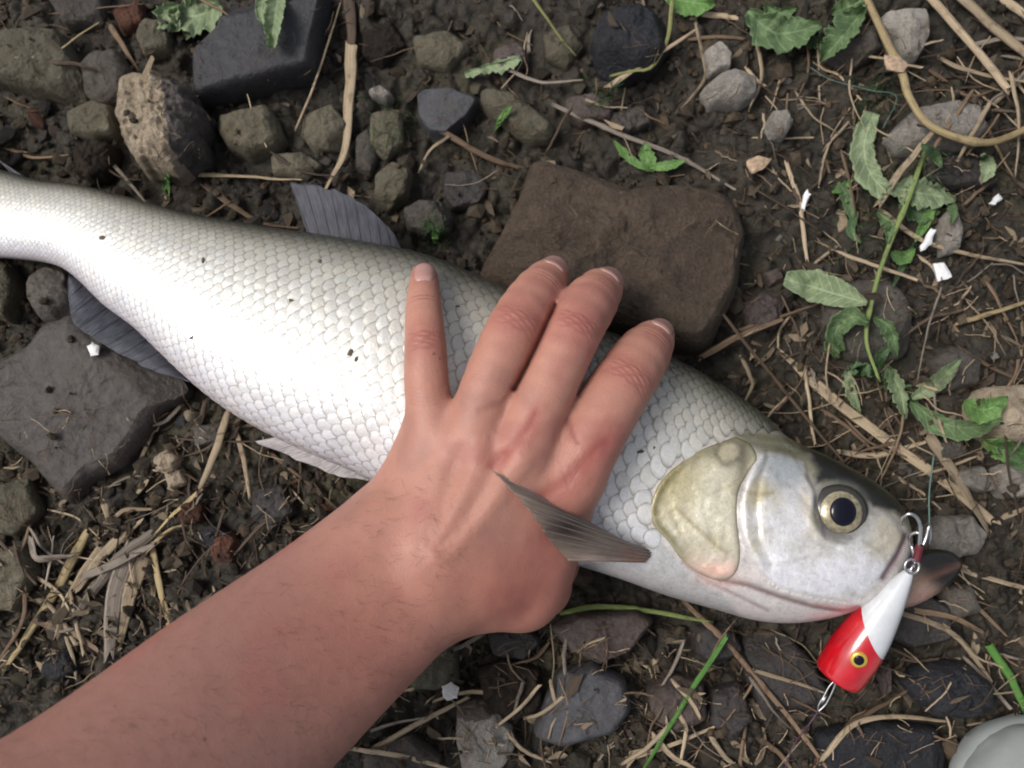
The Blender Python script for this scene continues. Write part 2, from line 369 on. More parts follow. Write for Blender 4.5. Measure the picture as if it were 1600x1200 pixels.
STONES = [
 ('rock_slab', [(830,235),(900,255),(985,287),(1060,278),(1130,290),(1160,305),(1176,350),(1170,400),(1150,470),(1120,530),(1095,545),(1040,525),(960,505),(880,475),(800,445),(748,418),(752,400),(790,335),(815,280)], 34, 'slab', 'large flat brown rock slab behind the back of the fish', dict(slab=9, strata=0.006, nfac=3)),
 ('slate', [(330,30),(345,-40),(505,-40),(490,60),(487,97),(400,122),(300,147),(292,130),(290,70)], 24, 'slate', 'flat dark slate with wilted pale green leaves lying on it', dict(slab=14, nfac=2, rough=0.4, tilt=(0.05,-0.1))),
 ('rock', [(175,110),(205,100),(235,95),(262,115),(290,130),(308,165),(305,200),(295,235),(265,257),(230,255),(200,245),(185,215),(170,160)], 40, 'tan', 'rough two-tone rock, half tan and half dark purple grey', dict(slab=5, rough=2.2, nfac=3, mat2='purple', split=((262,262),(235,90)))),
 ('stone', [(-40,45),(30,32),(80,35),(105,75),(122,110),(120,152),(60,137),(0,122),(-40,112)], 22, 'olive', 'olive grey stone with a thin curved stem lying across it', dict(slab=7)),
 ('stone', [(112,90),(135,60),(170,62),(195,100),(190,140),(150,160),(120,140)], 18, 'greybrown', 'smooth grey brown stone touching the two-tone rock', dict(slab=4)),
 ('stone', [(328,172),(410,150),(425,170),(437,205),(420,225),(380,233),(345,217),(328,192)], 22, 'olive', 'squarish olive brown stone below the dark slate', dict(slab=6)),
 ('stone', [(95,170),(140,150),(172,160),(175,205),(140,212),(100,200)], 14, 'olive', 'small dull green stone tucked beside the two-tone rock', dict()),
 ('stone', [(105,230),(140,208),(172,220),(165,262),(130,280),(108,265)], 16, 'clod', 'brown crumbly lump between the tail and the two-tone rock', dict(rough=2.2)),
 ('rock_slab', [(-40,570),(30,540),(60,500),(110,480),(160,515),(215,560),(280,590),(292,612),(245,640),(218,680),(182,725),(130,752),(100,790),(70,760),(40,722),(0,692),(-40,660)], 20, 'greyslab', 'broad smooth dark grey slab under the anal fin', dict(slab=6, nfac=3, rough=0.6)),
 ('stone', [(38,430),(60,410),(100,420),(118,468),(105,502),(60,503),(36,465)], 22, 'greybrown', 'rounded grey brown stone standing below the tail of the fish', dict(slab=4, round_=1)),
 ('stone', [(-20,400),(10,408),(20,450),(5,500),(-30,490)], 16, 'olive', 'mottled pebble beside the tail stem at the rounded grey brown stone', dict()),
 ('slate', [(647,125),(700,122),(750,143),(730,170),(693,197),(665,190),(648,165)], 16, 'slate', 'small pointed slate flake sunk in the mud', dict(slab=16, nfac=1, rough=0.4, tilt=(0.1,0.1))),
 ('stone', [(750,120),(800,130),(840,160),(870,187),(862,207),(830,210),(790,182),(750,150)], 16, 'olive', 'long olive brown stone under the small torn pale leaf', dict(slab=4)),
 ('stone', [(940,5),(1000,-5),(1045,18),(1052,60),(1030,97),(970,107),(935,87),(928,45)], 26, 'black', 'blocky black stone like coal beside a curling green vine', dict(slab=5, rough=1.3)),
 ('stone', [(1103,75),(1125,62),(1145,85),(1142,108),(1110,112)], 14, 'pale', 'small pale grey pebble touching the larger light grey stone', dict()),
 ('stone', [(1098,135),(1125,112),(1150,104),(1186,118),(1186,148),(1160,162),(1115,158)], 18, 'pale', 'light grey angular stone beside bent dry stalks', dict(slab=4)),
 ('stone', [(1195,195),(1210,170),(1232,170),(1242,190),(1228,213),(1205,212)], 15, 'pale', 'whitish chipped stone set in the bare mud', dict(slab=4)),
 ('stone', [(1400,200),(1440,160),(1500,148),(1545,160),(1555,195),(1530,222),(1460,230),(1420,225)], 24, 'pale', 'pale boulder-like stone ringed by the thick curved stalk', dict(slab=4)),
 ('stone', [(1380,30),(1390,8),(1455,5),(1460,50),(1440,88),(1415,85),(1400,50)], 20, 'pale', 'pale tan stone between the thick dry stalks', dict(slab=5)),
 ('stone', [(1310,30),(1370,25),(1385,70),(1340,100),(1295,90)], 14, 'greybrown', 'grey stone lying under the crumpled leaf', dict()),
 ('stone', [(1305,450),(1360,428),(1410,432),(1436,470),(1442,540),(1405,562),(1340,560),(1300,520)], 16, 'greybrown', 'dark rounded stone behind the green plant stem', dict(slab=5, round_=1)),
 ('stone', [(1535,625),(1560,600),(1640,595),(1650,690),(1580,692),(1545,668)], 30, 'tan', 'large rounded tan stone with a leaf leaning on it', dict(slab=3, round_=1, rough=0.5)),
 ('stone', [(1507,733),(1553,725),(1578,765),(1555,770),(1515,758)], 12, 'pale', 'light grey wedge of stone next to the split straw', dict(slab=10, nfac=1, rough=0.4)),
 ('stone', [(1572,725),(1630,715),(1640,775),(1590,780),(1575,760)], 14, 'pale', 'flat grey stone beside the light grey wedge', dict()),
 ('stone', [(1455,830),(1490,808),(1540,805),(1560,835),(1545,868),(1500,880),(1465,865)], 16, 'pale', 'rough grey stone just ahead of the fish mouth', dict(rough=1.5)),
 ('stone', [(1480,335),(1500,315),(1515,350),(1508,388),(1485,392),(1475,368)], 14, 'pale', 'drop-shaped grey pebble next to white flakes', dict(slab=3)),
 ('stone', [(1440,245),(1500,235),(1560,250),(1570,285),(1500,290),(1450,280)], 12, 'wetdark', 'low dark stone under the thick curved stalk', dict()),
 ('stone', [(1460,560),(1500,535),(1545,560),(1540,600),(1490,610)], 14, 'greybrown', 'dark rough stone next to the large rounded tan stone', dict()),
 ('stone', [(625,320),(650,302),(690,305),(707,330),(700,358),(660,362),(632,350)], 20, 'greybrown', 'rough brown stone just behind the dorsal fin', dict(rough=1.5)),
 ('stone', [(580,260),(610,238),(640,250),(632,295),(600,318),(578,300)], 16, 'olive', 'upright muddy stone next to the dorsal fin', dict()),
 ('slate', [(690,255),(740,250),(765,275),(750,308),(705,315),(690,290)], 12, 'wetdark', 'dark flake of shale beside the large brown slab', dict(slab=9)),
 ('stone', [(570,130),(590,120),(612,138),(600,146),(578,140)], 9, 'pale', 'tiny cream stone beside the upright dry blade', dict()),
 ('stone', [(575,165),(625,160),(628,215),(600,240),(572,225)], 9, 'olive', 'mossy olive stone half sunk beside the small slate flake', dict()),
 ('stone', [(885,140),(930,132),(965,150),(960,175),(910,182),(885,165)], 12, 'reddish', 'pinkish grey stone with dark moss beside a grey twig', dict()),
 ('stone', [(955,165),(1010,150),(1025,180),(980,200),(955,190)], 11, 'greybrown', 'mottled brown stone on the far side of the grey twig', dict(rough=1.6)),
 ('stone', [(860,985),(900,962),(1000,955),(1028,972),(990,1022),(940,1044),(890,1022)], 18, 'reddish', 'flat reddish grey stone under the green stem by the thumb', dict(slab=9, nfac=2, rough=0.5)),
 ('stone', [(875,1052),(930,1040),(980,1065),(990,1112),(960,1150),(880,1172),(832,1157),(850,1100)], 20, 'slate', 'flat slate grey stone with thin stalks across it', dict(slab=10, nfac=2, rough=0.5)),
 ('stone', [(713,1105),(755,1092),(776,1115),(800,1140),(806,1180),(780,1215),(720,1215),(710,1160)], 20, 'pale', 'knobbly pale grey stone with a dark cap', dict(slab=4, rough=1.3, mat2='reddish', split=((800,1120),(705,1132)))),
 ('stone', [(630,1040),(660,1005),(715,1000),(716,1070),(680,1085),(635,1080)], 16, 'olive', 'wet olive stone in the shadow of the wrist', dict()),
 ('stone', [(1420,1072),(1460,1046),(1520,1040),(1566,1070),(1572,1110),(1540,1132),(1470,1127)], 22, 'black', 'jagged black stone beside the shoe', dict(slab=4, rough=1.5)),
 ('rock_slab', [(1172,1005),(1230,988),(1275,1030),(1312,1090),(1290,1132),(1210,1142),(1180,1080)], 12, 'wetdark', 'dark wet slab below the red lure head', dict(slab=9, rough=0.6)),
 ('rock_slab', [(1285,1150),(1380,1130),(1470,1140),(1500,1230),(1280,1230)], 14, 'black', 'black flat slab under the two brown stalks', dict(slab=9, rough=0.6)),
 ('stone', [(1015,1080),(1060,1058),(1105,1070),(1112,1130),(1060,1155),(1018,1130)], 14, 'reddish', 'reddish brown stone crossed by a green grass blade', dict()),
 ('clod', [(745,1050),(790,1030),(845,1050),(850,1110),(800,1140),(755,1110)], 16, 'clod', 'crumbly brown clod of earth beside the slate grey stone', dict(rough=2.0)),
 ('rock_slab', [(1385,945),(1450,925),(1500,950),(1505,1005),(1440,1020),(1395,1000)], 12, 'wetdark', 'dark slab under the lower jaw of the fish', dict(slab=9, rough=0.6)),
 ('stone', [(1385,1060),(1400,1035),(1402,1085),(1388,1100)], 9, 'reddish', 'small brown shard beside the red lure head', dict()),
 ('stone', [(265,795),(290,780),(315,790),(312,815),(280,822)], 11, 'red', 'small rust red stone among wood splinters', dict(rough=1.8)),
 ('stone', [(325,845),(355,830),(372,850),(360,880),(330,878)], 11, 'red', 'rust red stone close to the forearm', dict(rough=1.8)),
 ('stone', [(235,715),(262,700),(282,715),(272,735),(245,738)], 10, 'tan', 'small tan pebble among wood splinters by the slab', dict()),
 ('stone', [(250,735),(280,732),(290,755),(262,765)], 9, 'tan', 'small yellowish pebble touching the tan one', dict()),
 ('stone', [(300,665),(350,660),(345,690),(305,700)], 10, 'greybrown', 'flat dull stone beneath straw next to the belly', dict()),
 ('stone', [(-20,860),(30,850),(50,900),(20,960),(-30,950)], 14, 'olive', 'dull green grey stone beside the yellow stalk', dict()),
 ('stone', [(-20,760),(35,745),(60,800),(20,840),(-25,830)], 10, 'olive', 'mossy stone below the broad dark grey slab', dict()),
 ('stone', [(60,1030),(100,1020),(118,1050),(80,1070),(55,1055)], 9, 'black', 'black pebble close to the forearm edge', dict()),
 ('stone', [(1480,920),(1530,915),(1550,960),(1500,975)], 10, 'greybrown', 'brown stone under crossing straws by the dark slab', dict()),
 ('stone', [(1165,470),(1200,450),(1235,470),(1220,510),(1175,505)], 10, 'reddish', 'reddish crumbly stone next to the brown slab', dict(rough=1.6)),
 ('stone', [(1200,420),(1225,412),(1232,432),(1210,442)], 8, 'reddish', 'small pinkish stone beside the broad pale leaf', dict()),
 ('stone', [(1470,690),(1520,680),(1530,712),(1480,720)], 10, 'greybrown', 'brown stone under the broad curved leaf', dict()),
 ('stone', [(215,20),(260,25),(262,70),(220,82),(205,50)], 12, 'olive', 'olive stone beside the pale wilted leaf', dict()),
 ('stone', [(60,-20),(160,-30),(150,25),(90,30)], 12, 'greybrown', 'grey stone above the olive grey stone', dict()),
 ('stone', [(160,0),(215,-10),(218,25),(180,38)], 11, 'red', 'rust brown stone next to the thin dry stem', dict(rough=1.6)),
 ('stone', [(470,165),(515,150),(540,185),(530,222),(485,225),(462,200)], 12, 'olive', 'low olive stone behind the thin pale straw', dict(slab=3)),
 ('stone', [(548,200),(572,185),(590,225),(575,262),(550,250)], 11, 'greybrown', 'narrow brown stone beside the upright dry blade', dict(slab=3)),
 ('stone', [(415,232),(470,228),(500,250),(470,272),(420,265)], 11, 'olive', 'flattish olive stone below the squarish olive one', dict(slab=3)),
 ('stone', [(770,60),(810,48),(830,75),(805,92),(772,85)], 12, 'reddish', 'reddish brown stone above the small torn leaf', dict(slab=4)),
 ('stone', [(640,40),(700,30),(735,60),(700,95),(650,85)], 10, 'olive', 'muddy olive stone in the bare mud above the slate flake', dict(slab=3)),
 ('stone', [(560,30),(610,15),(630,55),(590,85),(560,70)], 9, 'clod', 'sunken dark lump right of the upright dry blade', dict(rough=1.6)),
 ('stone', [(850,40),(890,25),(915,60),(890,95),(855,80)], 10, 'olive', 'dull olive stone beside the black coal-like stone', dict(slab=3)),
 ('stone', [(1115,1085),(1165,1070),(1185,1130),(1150,1170),(1115,1140)], 12, 'wetdark', 'dark wet stone between the grass blade and the knotty twig', dict()),
 ('stone', [(1095,985),(1150,975),(1170,1020),(1130,1050),(1095,1030)], 12, 'wetdark', 'dark wet stone crossed by the knotty twig', dict()),
 ('stone', [(760,990),(820,975),(850,1005),(820,1035),(770,1030)], 13, 'wetdark', 'dark wet stone right under the thumb', dict()),
 ('stone', [(560,1180),(640,1150),(690,1190),(660,1240),(570,1240)], 12, 'greybrown', 'brown stone under the straws beside the forearm', dict()),
 ('stone', [(390,765),(440,755),(460,800),(420,830),(388,810)], 12, 'wetdark', 'dark stone in the gravel beside the wrist', dict()),
 ('stone', [(300,840),(330,815),(355,835),(330,860)], 9, 'black', 'black glossy pebble between the two rust red stones', dict()),
]
for i, (nm, ol, h, mt, lb, kw) in enumerate(STONES):
    cat = {'rock_slab': 'rock', 'rock': 'rock', 'slate': 'stone', 'clod': 'clod'}.get(nm, 'stone')
    stone(nm, ol, h, mt, lb, cat, seed=i, **kw)['kind'] = 'thing'

# ------------------------------------------------------------------ pebbles (individuals) and crumbs (stuff)
def pebble_mesh(k):
    bm = bmesh.new(); bmesh.ops.create_icosphere(bm, subdivisions=3, radius=1.0)
    r = np.random.default_rng(500+k); v = np.array([q.co for q in bm.verts])
    for _ in range(14):
        d = r.normal(size=3); d /= np.linalg.norm(d); o = r.uniform(0.45, 0.85); s = v@d
        v = v-np.clip(s-o, 0, None)[:, None]*d*0.92
    v = v*(1+0.10*fbm(v*1.3+k*7, 3)[:, None]+0.05*fbm(v*6+k, 2)[:, None])*np.array([1, r.uniform(0.65, 0.95), r.uniform(0.45, 0.75)])
    for q, c in zip(bm.verts, v): q.co = c
    for f in bm.faces: f.smooth = True
    me = bpy.data.meshes.new('pebble'); bm.to_mesh(me); bm.free(); me.set_sharp_from_angle(angle=math.radians(26)); return me
PM = {}
ANCH = {'the dark slate': (390,70), 'the two-tone rock': (240,175), 'the squarish olive stone': (380,190), 'the olive grey stone': (60,90), 'the large brown slab': (960,390), 'the slate flake': (695,155), 'the black coal-like stone': (990,50), 'the light grey angular stone': (1140,135),
 'the whitish chipped stone': (1218,190), 'the pale boulder-like stone': (1480,190), 'the pale tan stone': (1420,45), 'the white flakes': (1478,385), 'the dark rounded stone': (1375,495), 'the rounded tan stone': (1590,645), 'the split straw': (1430,720), 'the grey stone at the fish mouth': (1510,840), 'the jagged black stone': (1495,1085), 'the red lure head': (1310,1030), 'the reddish brown stone': (1062,1105), 'the slate grey stone': (910,1105), 'the knobbly pale stone': (757,1155), 'the reddish grey stone': (940,995), 'the broad dark slab': (130,630), 'the anal fin': (210,560), 'the belly of the fish': (400,700), 'the rust red stone': (350,855), 'the thick yellowish stalk': (80,940), 'the widest wood splinter': (185,940), 'the tail of the fish': (40,380), 'the dorsal fin': (540,330), 'the long olive stone': (810,165), 'the grey twig': (1000,225), 'the upright dry blade': (545,180), 'the plant stem': (1385,400), 'the nape of the fish': (1200,620), 'the curved stalk': (1530,250), 'the forearm': (330,940), 'the shoe': (1590,1150), 'the wrist': (700,1040)}
_an = list(ANCH); _ap = np.array([ANCH[k] for k in _an], float)
def near(x, y): return _an[int(np.argmin(np.hypot(_ap[:, 0]-x, _ap[:, 1]-y)))]
KINDS = {'olive': 'olive grey pebble', 'greybrown': 'brown pebble', 'clod': 'crumbly clod of earth', 'wetdark': 'dark wet pebble', 'pale': 'pale grey pebble', 'red': 'rust red pebble', 'black': 'black stone bit', 'slate': 'slate grey chip', 'tan': 'tan yellow pebble'}
def size_word(r): return 'tiny' if r < 8 else 'small' if r < 12 else 'medium' if r < 16 else 'larger'
for kd in KINDS:
    PM[kd] = []
    for k in range(3):
        me = pebble_mesh(hash_k := (list(KINDS).index(kd)*3+k)); me.materials.append(M[kd]); PM[kd].append(me)
# regions: (x0,y0,x1,y1,count,rmin,rmax,{weights})
REG = [
 (0, 150, 170, 270, 26, 8, 26, dict(olive=2, greybrown=2, clod=3, wetdark=3, red=1)),
 (0, 0, 640, 130, 34, 7, 24, dict(olive=3, greybrown=3, clod=3, wetdark=2, red=1)),
 (200, 230, 640, 360, 44, 6, 24, dict(olive=3, greybrown=3, clod=4, wetdark=2)),
 (480, 0, 940, 240, 60, 6, 26, dict(olive=4, greybrown=4, clod=5, pale=1)),
 (940, 60, 1350, 300, 26, 5, 15, dict(greybrown=3, clod=3, pale=2, olive=1)),
 (1180, 300, 1600, 620, 30, 5, 14, dict(greybrown=3, clod=3, wetdark=2, pale=1)),
 (1300, 0, 1600, 300, 22, 6, 16, dict(pale=2, greybrown=3, wetdark=3)),
 (1380, 700, 1600, 1050, 24, 6, 18, dict(pale=2, greybrown=2, wetdark=3, olive=1)),
 (620, 980, 1200, 1200, 52, 6, 26, dict(wetdark=4, reddish=0, greybrown=3, clod=4, slate=2)),
 (1150, 980, 1500, 1200, 20, 5, 15, dict(wetdark=4, black=2, greybrown=2)),
 (200, 640, 540, 900, 80, 6, 19, dict(clod=4, greybrown=3, wetdark=3, red=2, black=2, tan=1, slate=1)),
 (0, 760, 260, 1100, 34, 6, 18, dict(olive=4, clod=3, greybrown=2, wetdark=2, black=1)),
 (0, 400, 110, 560, 8, 6, 16, dict(olive=3, wetdark=3)),
 (-90, -60, 0, 1150, 16, 8, 20, dict(olive=3, clod=2, greybrown=3)), (1600, -40, 1690, 1150, 16, 8, 20, dict(pale=1, clod=2, greybrown=3)),
]
for (x0, y0, x1, y1, n, ra, rb, wts) in REG:
    keys = [k for k in wts if k in KINDS and wts[k] > 0]; ww = np.array([wts[k] for k in keys], float); ww /= ww.sum()
    for _ in range(n):
        px, py = rng.uniform(x0, x1), rng.uniform(y0, y1); rp = ra+(rb-ra)*rng.random()**2
        kd = keys[rng.choice(len(keys), p=ww)]
        w = P(px, py, 0.0); r = rp*mpp(0); mx, mean = hm_disc(w[0], w[1], r*0.8)
        gi = np.clip(((w[0]+np.array([-r, 0, r, 0, 0])*0.8-HX0)/HS).astype(int), 0, HNX-1); gj = np.clip(((w[1]+np.array([0, -r, 0, r, 0])*0.8-HY0)/HS).astype(int), 0, HNY-1)
        if (HM[gi, gj]-HG[gi, gj]).max() > 0.004: continue
        o = link('clod' if kd == 'clod' else 'pebble', PM[kd][rng.integers(3)]); o.location = (w[0], w[1], mean+r*0.12)
        o.rotation_euler = (rng.uniform(-0.4, 0.4), rng.uniform(-0.4, 0.4), rng.uniform(0, 6.28)); o.scale = (r, r*rng.uniform(0.8, 1.1), r*rng.uniform(0.8, 1.2))
        tag(o, f'{size_word(rp)} {KINDS[kd]} on the mud near {near(px, py)}', 'clod' if kd == 'clod' else 'pebble', ('crumbly clods of earth' if kd == 'clod' else KINDS[kd]+'s')+' scattered on the mud')
        ii, jj = int((w[0]-HX0)/HS), int((w[1]-HY0)/HS); q = max(1, int(r*0.7/HS)); HM[ii-q:ii+q, jj-q:jj+q] = np.maximum(HM[ii-q:ii+q, jj-q:jj+q], mean+r*0.5)

def crumbs(name, n, rmin, rmax, mat, seed, label, box=(-80, -60, 1680, 1260), dens=None):
    r = np.random.default_rng(seed)
    bm = bmesh.new(); bmesh.ops.create_icosphere(bm, subdivisions=1, radius=1.0); bv = np.array([q.co for q in bm.verts]); bf = np.array([[q.index for q in f.verts] for f in bm.faces]); bm.free()
    px = r.uniform(box[0], box[2], n*3); py = r.uniform(box[1], box[3], n*3)
    if dens is not None:
        k = r.random(n*3) < dens(px, py); px, py = px[k], py[k]
    px, py = px[:n], py[:n]; n = len(px); w = P(px, py, 0.0)
    z = hm(w[:, 0], w[:, 1]); zg = HG[np.clip(((w[:, 0]-HX0)/HS).round().astype(int), 0, HNX-1), np.clip(((w[:, 1]-HY0)/HS).round().astype(int), 0, HNY-1)]
    keep = (z-zg < 0.004) | (r.random(n) < (0.05 if rmax < 0.004 else 0.0)); w, z = w[keep], z[keep]; n = len(w)
    s = (rmin+(rmax-rmin)*r.random(n)**2.5)
    V = bv[None]*(1+0.45*(r.random((n, len(bv), 1))-0.5)); V = V*s[:, None, None]*(0.55+0.7*r.random((n, 1, 3)))
    a = r.uniform(0, 6.28, n); c_, s_ = np.cos(a), np.sin(a)
    V = np.stack([V[..., 0]*c_[:, None]-V[..., 1]*s_[:, None], V[..., 0]*s_[:, None]+V[..., 1]*c_[:, None], V[..., 2]], -1)
    V = V+np.stack([w[:, 0], w[:, 1], z+s*0.15], -1)[:, None]
    F = (bf[None]+(np.arange(n)*len(bv))[:, None, None]).reshape(-1, 3)
    me = mesh_np(name, V.reshape(-1, 3), F, False, [mat]); v = np.repeat(0.35+0.95*r.random(n), len(bv)); hue = np.repeat(r.random(n), len(bv))
    setcol(me, np.stack([v*(0.042+0.024*hue), v*(0.035+0.012*hue), v*(0.026+0.003*hue)], -1))
    o = link(name, me); tag(o, label, name, None, 'stuff'); return o
def crumb_dens(x, y):
    mud = np.exp(-(((x-720)/260)**4+((y-110)/150)**4))*0.75+np.exp(-(((x-1250)/110)**4+((y-330)/170)**4))*0.65+np.exp(-(((x-1270)/130)**4+((y-560)/90)**4))*0.3
    return np.clip(1-mud, 0.1, 1)
def attr_mat(name, rough=0.8, bsc=900, bd=0.0006):
    m, t, b = new_mat(name); a = t.nodes.new('ShaderNodeVertexColor'); a.layer_name = 'Col'
    tc = t.nodes.new('ShaderNodeTexCoord'); n = noise(t, tc.outputs['Object'], bsc, 4, 0.65)
    c = mixc(t, 0.5, a.outputs[0], ramp(t, [(0.3, (0.45,)*3), (0.7, (1.4,)*3)], n), 'MULTIPLY'); t.links.new(c, b.inputs['Base Color'])
    b.inputs['Roughness'].default_value = rough; b.inputs['Specular IOR Level'].default_value = 0.3; bump(t, b, n, 0.6, bd); return m
M['crumb'] = attr_mat('crumb')
crumbs('gravel', 8000, 0.0006, 0.0032, M['crumb'], 5, 'fine dark crumbs of soil and grit scattered over the mud', dens=crumb_dens)
crumbs('soil', 900, 0.002, 0.006, M['crumb'], 15, 'lumpy broken clods of dark soil all over the mud', dens=crumb_dens)

# ------------------------------------------------------------------ straw, twigs, stems, blades
def strand_mesh(name, W, width, thick, mat, taper=(0.8, 0.5), seed=0, nodes=0, jag=True, hollow=False, nseg=8):
    """a stalk swept along world points W (n,3); width and thickness in metres"""
    r = np.random.default_rng(seed+77); n = len(W)
    tan = np.gradient(W, axis=0); tan /= np.linalg.norm(tan, axis=1)[:, None]+1e-12
    up = np.array([0, 0, 1.0]); side = np.cross(tan, up); side /= np.linalg.norm(side, axis=1)[:, None]+1e-9; nrm = np.cross(side, tan)
    tw = r.uniform(-0.5, 0.5)+np.linspace(0, r.uniform(-0.8, 0.8), n)
    s2 = side*np.cos(tw)[:, None]+nrm*np.sin(tw)[:, None]; n2 = -side*np.sin(tw)[:, None]+nrm*np.cos(tw)[:, None]
    u = np.linspace(0, 1, n); wd = np.interp(u, [0, 0.12, 0.8, 1], [taper[0], 1, 0.5*(1+taper[1]), taper[1]])
    wd = wd*(1+0.10*fbm(np.stack([u*9, u*0+seed, u*0], -1), 2))
    for k in range(nodes):
        c = (k+0.6)/(nodes+0.2); wd = wd*(1+0.35*np.exp(-((u-c)/0.018)**2))
    a = np.linspace(0, 2*math.pi, nseg, endpoint=False)
    ca, sa = np.cos(a), np.sin(a)
    if hollow: sa = np.where(sa > 0, sa*0.25*np.abs(ca)**0.5+0.0, sa)      # dented upper face, like a split stalk
    V = W[:, None]+s2[:, None]*(ca[None, :, None]*wd[:, None, None]*width/2)+n2[:, None]*(sa[None, :, None]*wd[:, None, None]*thick/2)
    if jag:
        for e, sg in ((0, -1), (n-1, 1)): V[e] += tan[e]*sg*(r.random(nseg)*width*1.1)[:, None]
    f = grid_faces(n, nseg, True).tolist(); f += [list(range(nseg))[::-1], list(range((n-1)*nseg, n*nseg))]
    c0 = W.mean(0); me = mesh_np(name, V.reshape(-1, 3)-c0, f, True, [mat])
    L = np.r_[0, np.cumsum(np.linalg.norm(np.diff(W, axis=0), axis=1))]
    uvu = np.repeat(L, nseg); uvv = np.tile(np.minimum(a, 2*math.pi-a)/math.pi, n)*width
    uvl = me.uv_layers.new(name='UVMap'); idx = np.empty(len(me.loops), int); me.loops.foreach_get('vertex_index', idx)
    uvl.data.foreach_set('uv', np.stack([uvu[idx], uvv[idx]], -1).ravel()); return me, c0
def lay(px, width, lift=0.0, n=None, ends=None, stiff=9, wob=1.5, seed=0):
    """lay a plan polyline on whatever is below it"""
    pts = np.asarray(px, float); n = n or max(14, int(np.linalg.norm(np.diff(pts[:, :2], axis=0), axis=1).sum()/9))
    c = catmull(pts[:, :2], n); u = np.linspace(0, 1, n)
    c = c+wob*np.stack([fbm(np.stack([u*5, u*0+seed, u*0], -1), 2), fbm(np.stack([u*5, u*0+seed+50, u*0], -1), 2)], -1)
    z = np.zeros(n)
    for _ in range(2):
        w = P(c[:, 0], c[:, 1], z); z = hm(w[:, 0], w[:, 1])
        k = stiff; zz = np.pad(z, k, mode='edge'); z = np.array([zz[i:i+2*k+1].max()*0.55+zz[i:i+2*k+1].mean()*0.45 for i in range(n)])
        zz = np.pad(z, k, mode='edge'); z = np.array([zz[i:i+2*k+1].mean() for i in range(n)])
    z = z+lift+width*0.25
    if ends: z = z+np.interp(u, np.linspace(0, 1, len(ends)), ends)
    return P(c[:, 0], c[:, 1], z)
SEED = [0]
def strand(name, px, w, mat, label, cat, thick=0.45, lift=0.0, ends=None, group=None, raise_hm=True, **kw):
    SEED[0] += 1; wid = w*mpp(0.01)
    W = lay(px, wid, lift, ends=ends, seed=SEED[0]); me, c0 = strand_mesh(name, W, wid, wid*thick, M[mat], seed=SEED[0], **kw)
    o = link(name, me, None, c0); tag(o, label, cat, group)
    if raise_hm:
        ii = ((W[:, 0]-HX0)/HS).astype(int); jj = ((W[:, 1]-HY0)/HS).astype(int); ok = (ii > 1) & (jj > 1) & (ii < HNX-2) & (jj < HNY-2)
        for a in (-1, 0, 1):
            for b_ in (-1, 0, 1): HM[ii[ok]+a, jj[ok]+b_] = np.maximum(HM[ii[ok]+a, jj[ok]+b_], W[ok, 2]+wid*thick*0.3)
    return o
S, Y, B, D, G = 'straw', 'straw_yellow', 'straw_brown', 'straw_dark', 'straw_grey'
